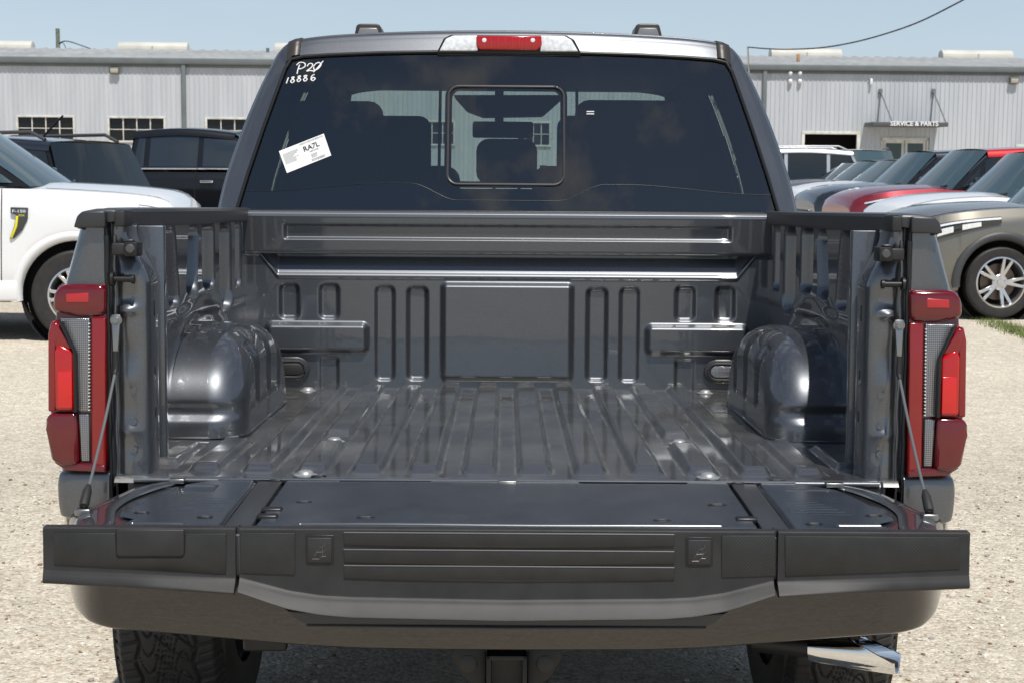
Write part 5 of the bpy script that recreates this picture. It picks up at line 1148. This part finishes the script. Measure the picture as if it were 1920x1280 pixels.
        for i0 in (6, 9):
            P3 = P[i0:i0 + 3, 1:4].copy(); P3 = P3[:, [0, 2]]; mid_ = P3.mean(axis=1, keepdims=True); P3 = mid_ + (P3 - mid_) * .45 + np.array([.002, s * .005, -.012]); grid_mesh('reflector', P3[..., 0], P3[..., 1], P3[..., 2], M['clearb'], hlp)
        box('tail_light', x0 - .015, x0 + .10, *sorted((s * (hw0 - .24), s * (hw0 - .045))), top[0, 1] - .42, top[0, 1] - .14, M['redb'], root, .02)
        if V.get('rails'): tube('roof_rail', [(wtx - .15, s * ht * .9, wtz + .03), (wtx - .35, s * ht * .92, wtz + .10), (rtx + .3, s * ht * .92, rtz + .12), (rtx + .1, s * ht * .9, rtz + .03)], .022, V['rails'], root, 8)
    # seats, dash and bonnet seams
    for s in (-1, 1):
        box('front_seat', wbx - 1.75, wbx - 1.6, s * .38 - .24, s * .38 + .24, .8, wbz + .18, M['seat'], root, .05); box('headrest', wbx - 1.74, wbx - 1.64, s * .38 - .13, s * .38 + .13, wbz + .20, wbz + .38, M['seat'], root, .04)
        tube('bonnet_seam', [(x, s * (hw0 - .165) * (1 - V.get('nose', .2) * max(0, (x - (x1 - .75)) / .75) ** 2.2), float(np.interp(x, xs, tzz)) + .004) for x in np.linspace(wbx + .12, x1 - .12, 14)], .004, M['seal'], root, 5)
    box('dashboard', wbx - .75, wbx - .05, -hb + .1, hb - .1, wbz - .18, wbz - .03, M['seat'], root, .03)
    mesh('cabin_floor', [(rbx, -hb, wbz - .25), (wbx, -hb, wbz - .25), (wbx, hb, wbz - .25), (rbx, hb, wbz - .25)], [(0, 1, 2, 3)], M['darkroom'], root, False)
    # wipers
    for y in (-.45, .25): tube('wiper', [(wbx + .10, y, wbz + .01), (wbx + .02, y + .5, wbz + .05)], .012, M['seal'], root, 6)
    return root
M['sideglass'] = pr('tinted side glass', (.02, .028, .036), .03, spec=.8)
M['suvglass'] = tinted('vehicle windscreen', (.50, .60, .61), ior=2.1)
M['brake'] = pr('brake disc shade', (.14, .11, .09), .4, .8)
M['headlamp'] = pr('smoked headlamp', (.025, .028, .03), .08, 0, coat=1)
SUV = dict(L=5.0, W=2.0, fx=1.52, rx=-1.50, wr=.39, ra=.47, sill=.30, spokes=5, twin=True, clad=True, nose=.22, crown=.05, shd=.12,
           top=[(-2.42, 1.02), (-2.38, 1.12), (-1.6, 1.17), (-.2, 1.16), (.85, 1.17), (1.3, 1.19), (1.9, 1.15), (2.25, 1.08), (2.42, 1.0), (2.48, .88)],
           gh=dict(wb=(1.02, 1.18), wt=(.42, 1.75), rt=(-2.0, 1.73), rb=(-2.33, 1.15), splits=[-2.25, -1.45, -.45, .55, 1.0], doors=[-.47, .62], roof=None, **{'in': .16}))
def suv(name, label, loc, yaw, paint, group='SUVs parked in a row on the right', **kw):
    V = dict(SUV); g = dict(SUV['gh']); g.update(kw.pop('gh', {})); V['gh'] = g; V.update(kw); return vehicle(name, label, 'SUV', group, loc, yaw, paint, V)
YAWR = R(180 + 5)
def nose_at(px, D, yaw, nose=2.48, side=0):
    """place the ground point so that the nose corner appears at column px"""
    p = at(px, 400, D); c, s = math.cos(yaw), math.sin(yaw); lx, ly = nose, side; return (p.x - lx * c + ly * s, p.y - lx * s - ly * c, 0)
def wheel_at(px, D, yaw, fx, hw):
    p = at(px, 400, D); c, s = math.cos(yaw), math.sin(yaw); return (p.x - fx * c + hw * s, p.y - fx * s - hw * c, 0)
# nearest: warm grey SUV, wheel seen at the frame's edge
suv('parked_suv', 'warm grey SUV with black wheel arches and split-spoke alloys, nearest in the right row', wheel_at(1884, 16.6, YAWR, 1.52, 1.0), YAWR, M['tan'], rim=.70, spokes=5, gh=dict(wb=(.74, 1.19), wt=(.16, 1.80), splits=[-2.25, -1.45, -.45, .45, .74]))
suv('parked_suv', 'white SUV between the warm grey and the red one, its bonnet showing', wheel_at(1832, 19.6, YAWR, 1.52, 1.0), YAWR, M['white'], gh=dict(roof=M['white']))
suv('parked_suv', 'dark red SUV with black pillars, between the white and the blue-black one', wheel_at(1725, 22.6, YAWR, 1.52, 1.0), YAWR, M['carred'], gh=dict(roof=M['brightred']))
suv('parked_suv', 'blue-black SUV behind the red one, dark bonnet and headlight beside the grey cab', wheel_at(1642, 25.6, YAWR, 1.52, 1.0), YAWR, M['navy'])
suv('parked_suv', 'white SUV beyond the blue-black one, only windscreen and roof showing', wheel_at(1595, 28.6, YAWR, 1.52, 1.0), YAWR, M['white'], gh=dict(pillar=M['white'], wt=(.42, 1.62), rt=(-2.0, 1.60)))
suv('parked_suv', 'black SUV sixth along the right row, slim windscreen showing past two white ones', wheel_at(1556, 31.6, YAWR, 1.52, 1.0), YAWR, M['carblack'], gh=dict(wt=(.42, 1.62), rt=(-2.0, 1.60)))
suv('parked_suv', 'silver SUV farthest along the right row, beside the grey cab pillar', wheel_at(1530, 34.6, YAWR, 1.52, 1.0), YAWR, M['silver'], gh=dict(pillar=M['silver'], wt=(.42, 1.60), rt=(-2.0, 1.58)))
suv('parked_suv', 'tall silver SUV with roof rails side-on, just right of the cab pillar', at(1430, 400, 38) * Vector((1, 1, 0)), R(176), M['silver'], group='SUVs parked before the building', rails=M['silver'], gh=dict(wt=(.1, 1.90), rt=(-2.0, 1.88), pillar=M['silver']))
suv('parked_suv', 'white SUV with black roof rails seen end-on, between the open bay and the glass entrance', at(1614, 400, 43) * Vector((1, 1, 0)), R(262), M['white'], group='SUVs parked before the building', rails=M['carblack'], gh=dict(wt=(.1, 1.88), rt=(-2.0, 1.86)))

# white pickup on the left
PU = dict(L=5.9, W=2.03, fx=1.95, rx=-1.75, wr=.42, ra=.52, sill=.42, spokes=6, twin=True, clad=False, nose=.12, crown=.05, shd=.13, rim=.62, hl=.4,
          top=[(-2.95, 1.36), (-2.9, 1.37), (-1.6, 1.37), (-.6, 1.38), (.9, 1.38), (1.2, 1.40), (1.9, 1.38), (2.5, 1.34), (2.75, 1.28), (2.86, 1.14), (2.88, 1.0)],
          gh=dict(wb=(1.18, 1.40), wt=(.42, 1.93), rt=(-1.05, 1.95), rb=(-1.18, 1.39), splits=[-1.12, -.86, -.05, 1.12], doors=[-.10, 1.02], pillar=M['carblack'], **{'in': .17}))
def pickup(name, label, loc, yaw, paint, group=None, **kw):
    V = dict(PU); g = dict(PU['gh']); g.update(kw.pop('gh', {})); V['gh'] = g; V.update(kw); return vehicle(name, label, 'pickup truck', group, loc, yaw, paint, V)
YL = R(3)
wt_ = pickup('parked_pickup', 'white pickup with black and yellow wing badge, at the left edge of the lot', wheel_at(140, 14.1, YL, 1.95, -1.0), YL, M['white'], clad=M['white'], gh=dict(wb=(1.54, 1.41), wt=(.70, 1.97), splits=[-1.12, -.86, .15, 1.2, 1.54], doors=[.15, 1.30], glass=M['blueglass']))
# badge on the wing, pale lettering
def badge():
    T = Matrix.Translation(wt_.location) @ Matrix.Rotation(YL, 4, 'Z'); TI = T.inverted(); C = TI @ CAMPOS; T3 = TI.to_3x3(); yb = -1.016
    def q(px, py): d = T3 @ (_CM @ Vector(((px - 960) / 2900, -(py - 640) / 2900, -1))); k = (yb - C.y) / d.y; p = C + d * k; return (p.x, p.z)
    o = prism('wing_badge', [q(*p) for p in ((20, 389), (52, 390), (52, 410), (42, 432), (26, 448), (18, 447), (28, 424), (32, 403), (20, 400))], yb - .012, yb + .03, M['clad'], wt_, .004)
    prism('badge_flash', [q(*p) for p in ((31, 405), (35, 406), (33, 425), (24, 447), (19, 446), (29, 424))], yb - .018, yb + .0, M['yellow'], o, .002)
    a = q(36, 399); text('badge_lettering', 'F-150', .036, M['silvertext'], o, Matrix.Translation((a[0], yb - .013, a[1])) @ Matrix.Rotation(R(90), 4, 'X'), .001, sx=1.5)
    a = q(41, 406); text('badge_lettering', 'STX', .022, M['yellow'], o, Matrix.Translation((a[0], yb - .013, a[1])) @ Matrix.Rotation(R(90), 4, 'X'), .001, sx=1.4)
badge()
# black SUV and black crew-cab pickup behind it
YB = R(172)
sv = suv('parked_suv', 'black SUV with roof rails and antenna seen from its tail, behind the white pickup', at(-75, 400, 19.5) * Vector((1, 1, 0)), R(158), M['navy'], group='black vehicles behind the white pickup', rails=M['alloyd'], gh=dict(wt=(.1, 1.80), rt=(-2.0, 1.80), rb=(-2.30, 1.15)))
p0 = (-1.5, .3, 1.83); tube('antenna', [p0, (-1.85, .3, 2.12)], .012, M['seal'], sv, 6)
pickup('parked_pickup', 'black crew-cab pickup with chrome handles and window line, behind the grey cab', at(412, 400, 24) * Vector((1, 1, 0)), R(-4), M['carblack'], group='black vehicles behind the white pickup',
       top=[(x, z - .02) for x, z in PU['top']], gh=dict(chrome=True, handles=M['chrome'], glass=M['sideglass'], wb=(1.18, 1.40), wt=(.42, 1.93), rt=(-1.05, 1.95), rb=(-1.14, 1.39)))
